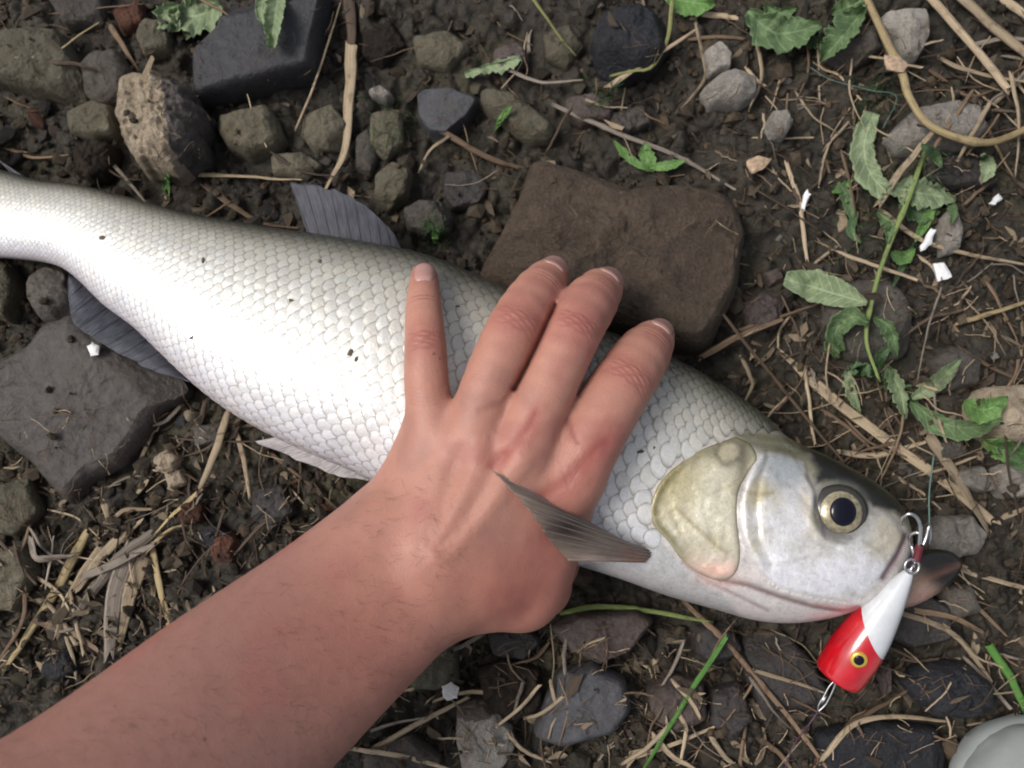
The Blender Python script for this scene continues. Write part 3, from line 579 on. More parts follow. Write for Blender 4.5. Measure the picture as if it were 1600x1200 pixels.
STR = [
 ('twig', [(308,158),(400,140),(490,124)], 9, B, 'short brown stalk lying along the lower edge of the dark slate', {}),
 ('straw', [(462,202),(495,120),(532,5)], 4.5, S, 'thin pale straw leaning past the corner of the dark slate', {}),
 ('blade', [(545,-10),(549,60),(548,90)], 22, D, 'dark rotten top end of the upright dry blade', dict(thick=0.15)),
 ('blade', [(549,80),(545,160),(538,235),(514,285)], 21, S, 'broad upright dry tan blade in the mud', dict(thick=0.2, taper=(1,0.3))),
 ('twig', [(288,272),(380,276),(468,281)], 10, S, 'short mottled tan stick beside the dorsal fin', dict(nodes=2)),
 ('twig', [(180,262),(205,290),(232,322)], 7, G, 'small grey stick pointing at the fish back', {}),
 ('blade', [(322,292),(385,335),(420,350),(462,355)], 11, B, 'curved brown blade between the dorsal fin and the fish back', dict(thick=0.25)),
 ('twig', [(688,204),(760,244),(808,262)], 12, B, 'dark brown stick against the corner of the large brown slab', {}),
 ('twig', [(700,215),(672,235),(655,265)], 6, S, 'bent thin straw beside the dark brown stick', {}),
 ('stem', [(828,-8),(868,48),(897,84)], 6, 'vine', 'thin olive stem above the long olive brown stone', dict(ends=[0.01,0.0])),
 ('twig', [(885,109),(930,112),(985,111)], 8, B, 'short brown twig meeting the curling green vine', {}),
 ('straw', [(952,135),(1010,96),(1080,50)], 11, S, 'pinkish tan stalk crossing under the green vine', {}),
 ('vine', [(1050,5),(1042,60),(1018,105),(990,110),(957,118)], 7, 'vine', 'curling yellow green vine beside the black stone', dict(lift=0.003, taper=(1,0.6))),
 ('twig', [(785,105),(840,128),(905,126)], 7, G, 'grey twig behind the long olive brown stone', {}),
 ('twig', [(865,165),(960,206),(1060,246),(1146,294)], 9, G, 'long grey twig running to the top of the brown slab', dict(nodes=2)),
 ('straw', [(1085,22),(1097,80),(1101,124),(1070,164)], 9, S, 'sharply bent pale stalk beside light grey stones', {}),
 ('straw', [(1098,22),(1186,32)], 11, S, 'short pale straw lying under a green leaf', {}),
 ('straw', [(1184,68),(1190,120),(1172,168)], 8, S, 'pale straw standing beside the light grey angular stone', {}),
 ('straw', [(1222,112),(1206,168)], 5, S, 'thin straw above the whitish chipped stone', {}),
 ('straw', [(1231,258),(1250,320),(1260,402)], 10, S, 'tan straw stuck in mud right of the brown slab corner', {}),
 ('stalk', [(1350,-12),(1385,60),(1410,115),(1420,150),(1450,193),(1510,219),(1560,220),(1625,190)], 17, Y, 'thick yellow stalk curving round the pale boulder-like stone', dict(thick=0.75, lift=0.008, nodes=2, taper=(1,0.8))),
 ('stalk', [(1448,-12),(1510,60),(1545,100),(1572,134)], 15, S, 'straight tan stalk next to the pale tan stone', dict(thick=0.7, lift=0.008, taper=(1,0.9))),
 ('stalk', [(1495,-10),(1560,48),(1625,100)], 22, S, 'thickest tan stalk lying along the straight tan one', dict(thick=0.6, lift=0.004, nodes=1, taper=(1,0.9))),
 ('blade', [(1376,315),(1395,285),(1425,245),(1460,203)], 13, S, 'dry pinkish blade across the drooping pale leaf', dict(thick=0.15, lift=0.004)),
 ('stem', [(1445,240),(1415,320),(1382,400),(1365,460),(1354,530),(1372,588)], 9, 'stem_green', 'upright light green plant stem with wilted leaves', dict(thick=0.9, lift=0.009, nodes=2)),
 ('straw', [(1376,328),(1430,370),(1500,395),(1610,416)], 8, S, 'long tan straw passing below white flakes', {}),
 ('straw', [(1500,503),(1560,486),(1615,468)], 10, Y, 'bright yellow straw beside the dark rounded stone', dict(lift=0.004)),
 ('twig', [(1542,438),(1570,490),(1594,545)], 8, B, 'short brown twig crossing the bright yellow straw', {}),
 ('twig', [(1128,488),(1200,580),(1258,650),(1315,720)], 7, B, 'long thin brown twig reaching the fish head', dict(lift=0.006, nodes=1)),
 ('straw', [(1228,558),(1310,630),(1390,690),(1470,748),(1548,812)], 19, S, 'long wide split straw beside the fish head', dict(thick=0.3, hollow=True, taper=(0.4,0.9))),
 ('straw', [(1318,708),(1375,710),(1456,688)], 12, S, 'brownish straw crossing the long wide split one', dict(thick=0.4)),
 ('straw', [(1456,688),(1500,752),(1538,820)], 20, S, 'short wide straw joining the split straw in a point', dict(thick=0.3, hollow=True, taper=(1,0.6))),
 ('twig', [(1470,452),(1446,530),(1434,594)], 5, G, 'thin grey twig leaning beside the dark rounded stone', dict(lift=0.006)),
 ('twig', [(1412,650),(1400,700),(1376,750)], 5, B, 'thin brown stem hanging from a wilted leaf', dict(lift=0.004)),
 ('twig', [(1098,558),(1150,528),(1212,502)], 12, B, 'brown flattened stalk beside the large brown slab', dict(thick=0.25)),
 ('twig', [(1160,515),(1230,492),(1290,470)], 8, B, 'brown twig running under the broad pale leaf', {}),
 ('twig', [(1072,942),(1140,1010),(1190,1070),(1240,1130),(1298,1210)], 10, B, 'long knotty brown twig below the fish head', dict(nodes=3, thick=0.8)),
 ('straw', [(1180,1048),(1240,1066),(1288,1082)], 7, S, 'thin tan straw ending at the snap of the lure', {}),
 ('blade', [(1132,1000),(1080,1080),(1005,1205)], 9, 'grass_green', 'long green grass blade below the gills', dict(thick=0.3, lift=0.003)),
 ('stem', [(880,957),(940,948),(1020,955),(1105,972)], 10, 'stem_green', 'green stem passing from the thumb under the fish', dict(thick=0.9, nodes=1)),
 ('stalk', [(1276,1190),(1340,1125),(1412,1083)], 12, B, 'brown stalk lying over the black flat slab', dict(nodes=1)),
 ('straw', [(1285,1185),(1335,1132),(1395,1120),(1474,1126)], 10, S, 'bent tan stalk lying over the black flat slab', {}),
 ('straw', [(1410,958),(1480,984),(1518,1022),(1548,1064)], 10, S, 'bent straw over the slab under the lower jaw', {}),
 ('straw', [(1436,955),(1490,965),(1530,985)], 11, B, 'brown straw pointing at the lower jaw', {}),
 ('straw', [(1498,888),(1560,908),(1615,922)], 9, S, 'pale straw touching the dark tip of the lower jaw', {}),
 ('straw', [(1498,915),(1530,950),(1570,992)], 7, B, 'brown straw fanning out below the lower jaw tip', {}),
 ('twig', [(1385,1010),(1430,1030),(1455,1048)], 6, D, 'dark twig beside the white body of the lure', {}),
 ('straw', [(588,1167),(660,1127),(728,1092)], 9, S, 'tan straw beside the wrist and the knobbly stone', {}),
 ('straw', [(552,1170),(620,1180),(700,1202)], 9, S, 'brownish straw beside the forearm and the knobbly stone', {}),
 ('straw', [(582,1142),(620,1130),(665,1122)], 7, G, 'greyish straw next to the forearm', {}),
 ('straw', [(972,1188),(1060,1160),(1112,1138)], 8, S, 'tan straw crossing the green grass blade', {}),
 ('blade', [(1552,1020),(1580,1060),(1606,1118)], 15, 'grass_green', 'broad green blade beside the jagged black stone', dict(thick=0.2, lift=0.004)),
 ('straw', [(860,1065),(868,1110),(858,1150)], 6, S, 'thin orange straw lying on the slate grey stone', {}),
 ('straw', [(874,1060),(888,1105),(874,1165)], 3.5, B, 'hair-thin bent stalk lying on the slate grey stone', {}),
 ('splinter', [(236,850),(250,915),(264,980)], 13, Y, 'upright yellowish splinter beside the forearm', dict(thick=0.35)),
 ('splinter', [(205,860),(180,930),(172,1010)], 30, G, 'widest weathered grey wood splinter near the forearm', dict(thick=0.25, hollow=True)),
 ('splinter', [(230,840),(180,880),(120,960)], 20, G, 'slanting grey wood splinter across the widest one', dict(thick=0.25)),
 ('stalk', [(135,835),(85,925),(12,1040)], 17, Y, 'thick yellowish stalk beside the dull green grey stone', dict(thick=0.6, nodes=1)),
 ('splinter', [(50,850),(60,873),(108,868)], 16, G, 'folded grey blade on top of the yellowish stalk', dict(thick=0.15, lift=0.004)),
 ('splinter', [(60,970),(110,985),(145,1010)], 14, B, 'brown bark strip near the forearm', dict(thick=0.3)),
 ('straw', [(105,1000),(115,1030),(120,1060)], 7, S, 'short tan straw at the edge of the forearm', {}),
 ('splinter', [(356,648),(335,710),(312,762)], 14, S, 'thick straw splinter sticking out below the belly', dict(thick=0.5, lift=0.004)),
 ('splinter', [(366,668),(380,715),(390,775)], 9, S, 'thin straw splinter crossing the gravel below the belly', dict(lift=0.003)),
 ('twig', [(420,706),(470,745),(528,795)], 7, B, 'curved brown twig running towards the wrist', {}),
 ('splinter', [(310,770),(275,800),(245,830)], 10, Y, 'yellow brown splinter among the fine gravel', {}),
 ('splinter', [(245,650),(232,690),(210,740)], 8, S, 'pale frayed splinter at the edge of the dark grey slab', {}),
 ('splinter', [(290,625),(262,655),(228,668)], 8, G, 'grey frayed splinter just below the anal fin', {}),
 ('splinter', [(320,630),(310,660),(275,700)], 9, D, 'dark curled splinter below the vent of the fish', {}),
 ('splinter', [(165,830),(190,800),(235,795)], 9, S, 'pale splinter below the corner of the dark grey slab', {}),
 ('splinter', [(170,760),(200,745),(235,745)], 6, G, 'hair-thin grey splinter near the slab corner', {}),
 ('stem', [(25,90),(75,88),(110,65),(150,38)], 5, Y, 'thin curved ochre stem across the olive grey stone', {}),
 ('twig', [(170,38),(190,70),(212,105)], 12, B, 'dry brown stem leaning on the two-tone rock', {}),
 ('straw', [(1480,190),(1490,165),(1488,140)], 6, S, 'short straw standing on the pale boulder-like stone', {}),
 ('straw', [(1555,160),(1590,130),(1620,110)], 8, S, 'straw lying beyond the pale boulder-like stone', {}),
 ('straw', [(1455,110),(1510,150),(1560,140)], 6, B, 'thin twig lying across the top of the pale boulder-like stone', {}),
 ('straw', [(1520,70),(1570,60),(1620,62)], 12, G, 'grey straw under the thickest tan stalk', {}),
 ('straw', [(1400,130),(1470,140),(1530,135)], 7, D, 'dark twig under the straight tan stalk', {}),
 ('straw', [(1500,545),(1560,580),(1610,600)], 7, B, 'brown twig above the large rounded tan stone', {}),
 ('straw', [(1215,640),(1250,600),(1262,560)], 6, B, 'thin brown straw standing behind the fish nape', {}),
 ('straw', [(1160,560),(1175,600),(1165,625)], 7, S, 'short tan straw beside the nape of the fish', {}),
 ('splinter', [(152,868),(112,930),(92,990)], 20, S, 'pale shredded straw strip left of the widest splinter', dict(thick=0.2)),
 ('splinter', [(222,880),(200,940),(188,1000)], 24, S, 'pale shredded straw strip lying on the widest splinter', dict(thick=0.2, hollow=True)),
 ('splinter', [(138,898),(182,880),(236,852)], 15, G, 'grey strip crossing over the widest splinter', dict(thick=0.2, lift=0.002)),
 ('splinter', [(190,838),(150,880),(128,912)], 18, S, 'short pale strip at the top of the shredded heap', dict(thick=0.2)),
 ('splinter', [(62,905),(90,925),(112,960)], 9, S, 'short straw lying against the thick yellowish stalk', {}),
 ('splinter', [(228,862),(262,830),(285,822)], 7, Y, 'thin yellow splinter pointing at the rust red stone', {}),
 ('straw', [(1020,1150),(1050,1180),(1090,1205)], 12, S, 'wide tan straw in the heap beside the grass blade', dict(thick=0.3)),
 ('straw', [(1110,1150),(1130,1180),(1160,1205)], 9, S, 'tan straw in the heap below the knotty twig', {}),
 ('straw', [(1060,1110),(1072,1140),(1066,1180)], 8, S, 'short upright straw on the reddish brown stone', {}),
 ('straw', [(1180,1150),(1215,1175),(1240,1205)], 10, B, 'brown straw beside the lower end of the knotty twig', {}),
 ('stalk', [(1555,-12),(1590,15),(1640,50)], 15, S, 'pale stalk beyond the thickest tan stalk', dict(thick=0.6)),
 ('straw', [(1470,92),(1520,112),(1600,128)], 9, S, 'pale straw passing beneath the straight tan stalk', {}),
 ('straw', [(1580,120),(1592,190),(1588,270)], 10, S, 'pale straw standing beyond the curved stalk end', {}),
 ('straw', [(1545,165),(1522,205),(1500,245)], 9, S, 'tan straw leaning against the pale boulder-like stone', {}),
 ('straw', [(1405,60),(1440,70),(1470,62)], 6, S, 'thin straw lying on the pale tan stone', {}),
 ('straw', [(1285,640),(1330,672),(1372,712)], 8, B, 'brown straw beside the long wide split straw', {}),
 ('straw', [(1400,745),(1440,770),(1475,800)], 8, S, 'pale straw between the split straw and the fish snout', {}),
]
for (nm, px, w, mt, lb, kw) in STR:
    kw = dict(kw); cat = {'twig': 'twig', 'blade': 'grass blade', 'stem': 'stem', 'vine': 'vine', 'stalk': 'stalk', 'splinter': 'splinter'}.get(nm, 'straw')
    strand(nm, px, w, mt, lb, cat, **kw)
# loose short bits of straw that nothing but their place tells apart
RB = [(1180, 60, 1600, 320, 75), (1180, 400, 1600, 800, 85), (1330, 860, 1600, 1180, 50), (600, 1000, 1300, 1200, 60), (0, 780, 300, 1090, 34), (210, 640, 500, 860, 40), (560, 0, 1180, 280, 30), (0, 0, 560, 340, 18), (1600, 0, 1680, 1100, 14), (1160, 700, 1260, 760, 0)]
BIT = {S: 'tan straw', B: 'brown twig', D: 'dark rotten twig', G: 'grey splinter'}
for (x0, y0, x1, y1, n) in RB:
    for _ in range(n):
        px, py = rng.uniform(x0, x1), rng.uniform(y0, y1); a = rng.uniform(0, math.pi); L = rng.uniform(12, 60)*(0.6+0.7*rng.random())
        bend = rng.uniform(-0.25, 0.25)*L; mt = [S, B, D, G][rng.choice(4, p=[0.36, 0.27, 0.25, 0.12] if px > 1150 or py > 700 else [0.18, 0.34, 0.36, 0.12])]; wb = 1.8+6.5*rng.random()**1.8; w0 = P(px, py, 0.0)
        if hm_disc(w0[0], w0[1], 0.004)[0] > 0.016 and rng.random() < 0.8: continue
        p0 = (px-math.cos(a)*L, py-math.sin(a)*L); p2 = (px+math.cos(a)*L, py+math.sin(a)*L); p1 = (px-math.sin(a)*bend, py+math.cos(a)*bend)
        strand('straw_bit', [p0, p1, p2], wb, mt, f"{'long' if L > 38 else 'short'} {'hair-thin' if wb < 3 else 'thin' if wb < 5 else 'wide'} {BIT[mt]} on the mud near {near(px, py)}", 'straw', group='loose '+BIT[mt]+' bits on the mud', thick=rng.uniform(0.2, 0.6), raise_hm=False, nseg=6, taper=(rng.uniform(0.3, 1), rng.uniform(0.2, 0.9)))
# fine roots and fibres: nobody could count them
def fibres(name, n, label, mat, boxes, w=(0.8, 1.8), L=(12, 50), seed=3):
    r = np.random.default_rng(seed); VV, FF, UU, off = [], [], [], 0
    for _ in range(n):
        x0, y0, x1, y1 = boxes[r.integers(len(boxes))]; px, py = r.uniform(x0, x1), r.uniform(y0, y1); a = r.uniform(0, 6.28); k = 7; l = r.uniform(*L)
        da = np.cumsum(r.normal(0, 0.16, k)); q = np.cumsum(np.stack([np.cos(a+da), np.sin(a+da)], -1)*l/k, 0)+[px, py]
        W = P(q[:, 0], q[:, 1], 0.003); z = hm(W[:, 0], W[:, 1]); z = (z+np.roll(z, 1)+np.roll(z, -1))/3
        if np.ptp(z) > 0.02: continue
        W = P(q[:, 0], q[:, 1], z+r.uniform(0.0005, 0.003)); wd = r.uniform(*w)*mpp(0)/2
        t = np.gradient(W, axis=0); s = np.cross(t, [0, 0, 1]); s /= np.linalg.norm(s, axis=1)[:, None]+1e-9
        V = np.stack([W+s*wd, W+[0, 0, wd*1.4], W-s*wd, W-[0, 0, wd]], 1); VV.append(V.reshape(-1, 3)); FF.append(grid_faces(k, 4, True)+off); off += 4*k
    me = mesh_np(name, np.concatenate(VV), np.concatenate(FF), True, [mat]); me.uv_layers.new(name='UVMap')
    uv = np.empty(len(me.loops), int); me.loops.foreach_get('vertex_index', uv); me.uv_layers[0].data.foreach_set('uv', np.stack([uv*0.0007, uv*0.00003], -1).ravel())
    o = link(name, me); tag(o, label, 'fibres', None, 'stuff'); return o
allb = [(0, 0, 1600, 350), (1150, 250, 1600, 800), (560, 980, 1600, 1200), (0, 640, 520, 1100), (-60, 0, 0, 1200), (1600, 0, 1680, 1200)]
fibres('root_fibre', 1500, 'hair-thin dry roots and fibres scattered over the mud', M[B], allb)
fibres('pale_fibre', 260, 'hair-thin pale straw fibres scattered over the mud', M[S], allb[1:4], seed=8)

def litter(name, n, label, boxes, seed):
    r = np.random.default_rng(seed); VV, CC = [], []
    for _ in range(n):
        x0, y0, x1, y1 = boxes[r.integers(len(boxes))]; w = P(r.uniform(x0, x1), r.uniform(y0, y1), 0.002); z, g = hm(w[0], w[1]), HG[np.clip(int((w[0]-HX0)/HS), 0, HNX-1), np.clip(int((w[1]-HY0)/HS), 0, HNY-1)]
        if z-g > 0.004 and r.random() < 0.92: continue
        l = 0.0015+0.0065*r.random()**1.6; ww = l*r.uniform(0.10, 0.42); a = np.sort(r.uniform(0, 6.28, 6)); q = np.stack([np.cos(a)*l, np.sin(a)*ww, r.normal(0, 0.0007, 6)], -1); th = r.uniform(0, 6.28); tl = r.normal(0, 0.22, 2)
        q[:, 2] += q[:, 0]*tl[0]+q[:, 1]*tl[1]; q = np.stack([q[:, 0]*math.cos(th)-q[:, 1]*math.sin(th), q[:, 0]*math.sin(th)+q[:, 1]*math.cos(th), q[:, 2]], -1)+[w[0], w[1], z+0.0012]
        VV.append(np.r_[q, q-[0, 0, 0.0005]]); t = r.random()**3.2; c = np.array([0.045, 0.033, 0.024])*(1-t)+np.array([0.32, 0.25, 0.165])*t; CC.append(np.tile(c, (12, 1)))
    F = [[0, 1, 2, 3, 4, 5], [11, 10, 9, 8, 7, 6]]+[[i, i+6, (i+1) % 6+6, (i+1) % 6] for i in range(6)]
    me = mesh_np(name, np.concatenate(VV), [[v+12*k for v in f] for k in range(len(VV)) for f in F], False, [M['crumb']]); setcol(me, np.concatenate(CC)); o = link(name, me); tag(o, label, 'litter', None, 'stuff')
litter('plant_litter', 2400, 'brown shredded bits of dead plant matter strewn over the mud', allb+[(1150, 400, 1600, 800), (0, 760, 300, 1080), (640, 1000, 1300, 1200)], 31)
# ------------------------------------------------------------------ leaves
def leaf(px, hw, mat, label, lift=0.003, curl=0.5, fold=0.0, seed=0, serr=0.15, shape=(0.15, 1.0, 0.9, 0.05), cat='leaf', group=None, name='leaf', tip_lift=0.0):
    n, m = 26, 13; c = catmull(px, n); u = np.linspace(0, 1, n)
    d = np.gradient(c, axis=0); d /= np.linalg.norm(d, axis=1)[:, None]; side = np.stack([-d[:, 1], d[:, 0]], -1)
    wprof = np.interp(u, [0, 0.3, 0.65, 1], shape)**0.8*hw*(1+serr*np.sin(u*46+seed)*(np.sin(u*19+seed*3)))
    v = np.linspace(-1, 1, m); asym = 0.75+0.25*math.sin(seed*2.1)
    k = np.where(v < 0, asym, 1.0)*v
    Q = c[:, None]+side[:, None]*(k[None, :]*wprof[:, None])[..., None]
    base = np.zeros(n)
    w0 = P(c[:, 0], c[:, 1], 0.005); base = hm(w0[:, 0], w0[:, 1]); base = np.convolve(np.pad(base, 5, mode='edge'), np.ones(11)/11, 'valid')
    W = hw*mpp(0.01)
    z = base[:, None]+lift+0.55*W*curl*(np.abs(v)**2)[None]+fold*W*np.abs(v)[None]+tip_lift*u[:, None]**2
    q3 = np.stack([Q[..., 0]*0.045, Q[..., 1]*0.045, np.full(Q.shape[:2], seed*3.0)], -1)
    z = z+0.42*W*fbm(q3, 3)+0.18*W*fbm(q3*3, 2)
    wl = P(Q[..., 0], Q[..., 1], z); z = np.maximum(z, hm(wl[..., 0], wl[..., 1])+0.0006)
    Wd = P(Q[..., 0], Q[..., 1], z).reshape(-1, 3); c0 = Wd.mean(0)
    lo = Wd-np.array([0, 0, 0.0004]); V = np.r_[Wd, lo]-c0; f = grid_faces(n, m); N = n*m
    fl = f[:, ::-1]+N; edge = [*range(0, m)]+[i*m+m-1 for i in range(1, n)]+[(n-1)*m+j for j in range(m-2, -1, -1)]+[i*m for i in range(n-2, 0, -1)]
    rim = [[edge[i], edge[(i+1) % len(edge)], edge[(i+1) % len(edge)]+N, edge[i]+N] for i in range(len(edge))]
    me = mesh_np(name, V, f.tolist()+fl.tolist()+rim, True, [M[mat]])
    uvv = np.stack([np.repeat(u, m), np.tile(v, n)], -1); uvv = np.r_[uvv, uvv]
    ul = me.uv_layers.new(name='UVMap'); idx = np.empty(len(me.loops), int); me.loops.foreach_get('vertex_index', idx); ul.data.foreach_set('uv', uvv[idx].ravel())
    o = link(name, me, None, c0); tag(o, label, cat, group); return o
LV = [
 ([(346,8),(305,25),(262,20)], 30, 'leaf_pale', 'crumpled pale green leaf at the edge of the dark slate', dict(curl=0.9, serr=0.3, lift=0.005)),
 ([(320,25),(300,45),(290,62)], 16, 'leaf_pale', 'torn hanging tip of pale green leaf beside the dark slate', dict(curl=0.5, serr=0.3, lift=0.004)),
 ([(436,-14),(428,35),(425,74)], 18, 'leaf_pale', 'narrow folded pale green leaf hanging onto the dark slate', dict(curl=1.6, lift=0.006, shape=(0.8,1,0.8,0.3))),
 ([(412,-14),(408,15),(410,40)], 10, 'leaf_pale', 'small folded pale leaf beside the narrow hanging one', dict(curl=1.6, lift=0.006)),
 ([(726,116),(758,106),(790,98),(813,88)], 13, 'leaf_pale', 'small torn pale leaf lying on olive brown stone', dict(serr=0.4, shape=(0.5,0.5,1.1,0.5), lift=0.005)),
 ([(1040,-5),(1080,4),(1118,6)], 22, 'leaf_bright', 'bright green leaf at the top of the curling vine', dict(lift=0.008)),
 ([(1168,18),(1215,52),(1284,38)], 30, 'leaf', 'green toothed leaf above the light grey stones', dict(serr=0.25, lift=0.008, curl=0.7)),
 ([(1352,12),(1318,55),(1282,96)], 28, 'leaf', 'crumpled green leaf on grey stone beside the toothed leaf', dict(curl=1.1, serr=0.3, lift=0.006)),
 ([(1364,176),(1350,230),(1362,275),(1392,305)], 22, 'leaf_pale', 'long drooping pale green leaf behind the dry pink blade', dict(curl=0.4, lift=0.006, shape=(0.6,0.9,1.1,0.6))),
 ([(1388,292),(1440,302),(1494,312)], 24, 'leaf_pale', 'wide limp pale green leaf below the drooping one', dict(curl=0.6, serr=0.3, lift=0.005)),
 ([(1440,225),(1462,240),(1472,262)], 12, 'leaf', 'small curled leaf at the top of the green plant stem', dict(curl=1.0, lift=0.008)),
 ([(1355,474),(1300,458),(1226,436)], 30, 'leaf_pale', 'broad pale leaf with smooth edge joined to the green stem', dict(curl=0.3, serr=0.08, lift=0.007, shape=(0.08,0.75,1.0,0.35))),
 ([(1358,505),(1330,495),(1305,520),(1320,550)], 17, 'leaf', 'curled green leaf at the foot of the plant stem', dict(curl=1.4, lift=0.006)),
 ([(1366,495),(1392,515),(1402,560)], 15, 'leaf', 'twisted green leaf wrapped round the lower plant stem', dict(curl=1.4, lift=0.007, serr=0.3)),
 ([(1384,568),(1404,606),(1416,655)], 14, 'leaf_pale', 'shrivelled grey green leaf below the plant stem', dict(curl=1.5, lift=0.005, serr=0.35)),
 ([(1425,622),(1462,600),(1502,560)], 14, 'leaf_pale', 'pointed pale leaf growing up from the shrivelled one', dict(curl=0.9, lift=0.007, tip_lift=0.008)),
 ([(1422,628),(1470,660),(1520,668),(1566,655)], 22, 'leaf', 'broad curved green leaf resting against the tan stone', dict(curl=0.7, lift=0.007)),
 ([(1505,628),(1540,640),(1575,620)], 22, 'leaf_bright', 'bright green leaf lying on the rounded tan stone', dict(curl=0.5, lift=0.004)),
 ([(1535,690),(1575,705),(1625,712)], 18, 'leaf_bright', 'narrow bright leaf below the rounded tan stone', dict(lift=0.004)),
 ([(1325,575),(1332,610),(1345,645)], 12, 'leaf_pale', 'small limp grey green leaf behind the fish head', dict(curl=1.0, serr=0.3)),
 ([(1310,285),(1325,310),(1332,345)], 11, 'leaf', 'small green sprig leaf left of the drooping leaf', dict(lift=0.004)),
 ([(1300,300),(1318,292),(1332,280)], 7, 'leaf_bright', 'tiny bright leaf crossing the small sprig leaf', dict()),
 ([(1462,322),(1448,350),(1430,378)], 11, 'leaf_bright', 'narrow bright green leaf beside the white flakes', dict(lift=0.005)),
 ([(1392,395),(1412,402),(1430,388)], 12, 'leaf_bright', 'little bright leaf against the plant stem', dict(lift=0.006)),
 ([(1535,240),(1545,262),(1535,285)], 13, 'leaf_pale', 'small grey green leaf below the thick curved stalk', dict(lift=0.005)),
 ([(960,220),(985,245),(1015,268)], 9, 'leaf_bright', 'thin green sprout on the far edge of the brown slab', dict(lift=0.004)),
 ([(1020,268),(1010,245),(1008,222)], 14, 'leaf_bright', 'small green seedling leaf above the brown slab', dict(lift=0.004)),
 ([(1015,262),(1045,258),(1072,250)], 8, 'leaf_bright', 'narrow green seedling leaf lying along the grey twig', dict(lift=0.004)),
 ([(800,165),(788,182),(772,205)], 7, 'leaf_bright', 'tiny bright sprout on the mud above the brown slab', dict()),
 ([(262,272),(260,288),(263,308)], 7, 'leaf_bright', 'tiny bright shoot just behind the fish back', dict()),
 ([(683,358),(681,368),(679,380)], 6, 'leaf_bright', 'tiny green shoot in front of the rough brown stone', dict()),
 ([(1430,380),(1410,420),(1395,450)], 7, 'leaf_dark', 'dark little leaf under the green plant stem', dict()),
 ([(1340,330),(1330,360),(1345,380)], 8, 'leaf_dark', 'dark wilted leaf in the mud beside tan straw', dict()),
 ([(1390,540),(1375,560),(1360,590)], 9, 'leaf_dark', 'dark wilted leaf under the twisted leaf', dict()),
 ([(1372,330),(1392,352),(1388,380)], 12, 'leaf', 'limp green leaf hanging beside the drooping pale leaf', dict(curl=1.3, lift=0.004, serr=0.35)),
 ([(1405,318),(1440,335),(1470,330)], 14, 'leaf_dark', 'dark limp leaf under the wide pale leaf', dict(curl=1.1, serr=0.3)),
 ([(1318,505),(1300,535),(1312,560)], 13, 'leaf', 'shrunken leaf left of the curled leaf at the plant foot', dict(curl=1.4, serr=0.35)),
 ([(1372,560),(1390,585),(1385,612)], 12, 'leaf', 'limp leaf dangling from the end of the plant stem', dict(curl=1.3, serr=0.35, lift=0.004)),
 ([(1405,600),(1425,615),(1432,640)], 11, 'leaf_dark', 'dark limp leaf where the pointed pale leaf starts', dict(curl=1.2, serr=0.3)),
 ([(1318,585),(1345,575),(1370,590)], 11, 'leaf_dark', 'dark wilted leaf across the small limp grey green one', dict(curl=1.2, serr=0.3)),
 ([(1480,300),(1492,330),(1486,352)], 10, 'leaf', 'limp leaf tip lying on the drop-shaped pebble', dict(curl=1.2, serr=0.3)),
 ([(1255,35),(1275,60),(1300,70)], 16, 'leaf_dark', 'dark crumpled leaf between the toothed and crumpled leaves', dict(curl=1.3, serr=0.35)),
 ([(1300,20),(1330,8),(1360,-5)], 18, 'leaf', 'folded green leaf above the grey stone', dict(curl=1.0, serr=0.3, lift=0.006)),
 ([(1195,5),(1215,20),(1245,10)], 16, 'leaf', 'folded green leaf above the toothed one', dict(curl=1.0, serr=0.3)),
 ([(1560,700),(1590,722),(1625,735)], 12, 'leaf_dark', 'dark narrow leaf under the narrow bright one', dict(curl=0.8)),
 ([(275,5),(262,25),(280,48)], 20, 'leaf_pale', 'rumpled pale leaf lobe beside the olive stone', dict(curl=1.2, serr=0.35, lift=0.005)),
]
for i, (px, hw, mt, lb, kw) in enumerate(LV): leaf(px, hw, mt, lb, seed=i+1, **kw)
M['moss'] = straw_mat('moss_thread', (0.025, 0.06, 0.02), (0.06, 0.12, 0.04))
fibres('moss', 420, 'dark green moss threads growing in small patches on the mud', M['moss'], [(920, 120, 960, 165), (1290, 300, 1380, 420), (1400, 230, 1480, 330), (1330, 480, 1420, 640), (1340, 120, 1410, 180), (560, 150, 640, 240), (660, 340, 700, 385)], w=(0.8, 1.6), L=(8, 26), seed=21)
# white flakes
def flake(px, zt, mat, label, name='flake'):
    pl = P(np.array([q[0] for q in px]), np.array([q[1] for q in px]), 0.012); c = pl.mean(0); z0 = hm_disc(c[0], c[1], 0.004)[0]+0.001
    n = len(px); r = np.random.default_rng(int(px[0][0])); sub = []
    for k in range(n):
        for t in (0, 0.33, 0.66): sub.append(pl[k]*(1-t)+pl[(k+1) % n]*t)
    sub = np.array(sub)-c; sub[:, 2] = 0; sub += r.normal(0, 0.00025, sub.shape)*[1, 1, 0.3]; m = len(sub); tl = r.uniform(-0.15, 0.15, 2)
    top = sub.copy(); top[:, 2] = 0.0012+sub[:, :2]@tl; mid = sub*0.55; mid[:, 2] = 0.0020+mid[:, :2]@tl; bot = sub*0.95; bot[:, 2] = -0.0005+sub[:, :2]@tl
    V = np.r_[bot, top, mid, [[0, 0, 0.0022]]]; f = [[k, (k+1) % m, m+(k+1) % m, m+k] for k in range(m)]+[[m+k, m+(k+1) % m, 2*m+(k+1) % m, 2*m+k] for k in range(m)]+[[2*m+k, 2*m+(k+1) % m, 3*m] for k in range(m)]+[list(range(m))[::-1]]
    o = link(name, mesh_np(name, V, f, False, [mat]), None, (c[0], c[1], z0)); tag(o, label, name); return o
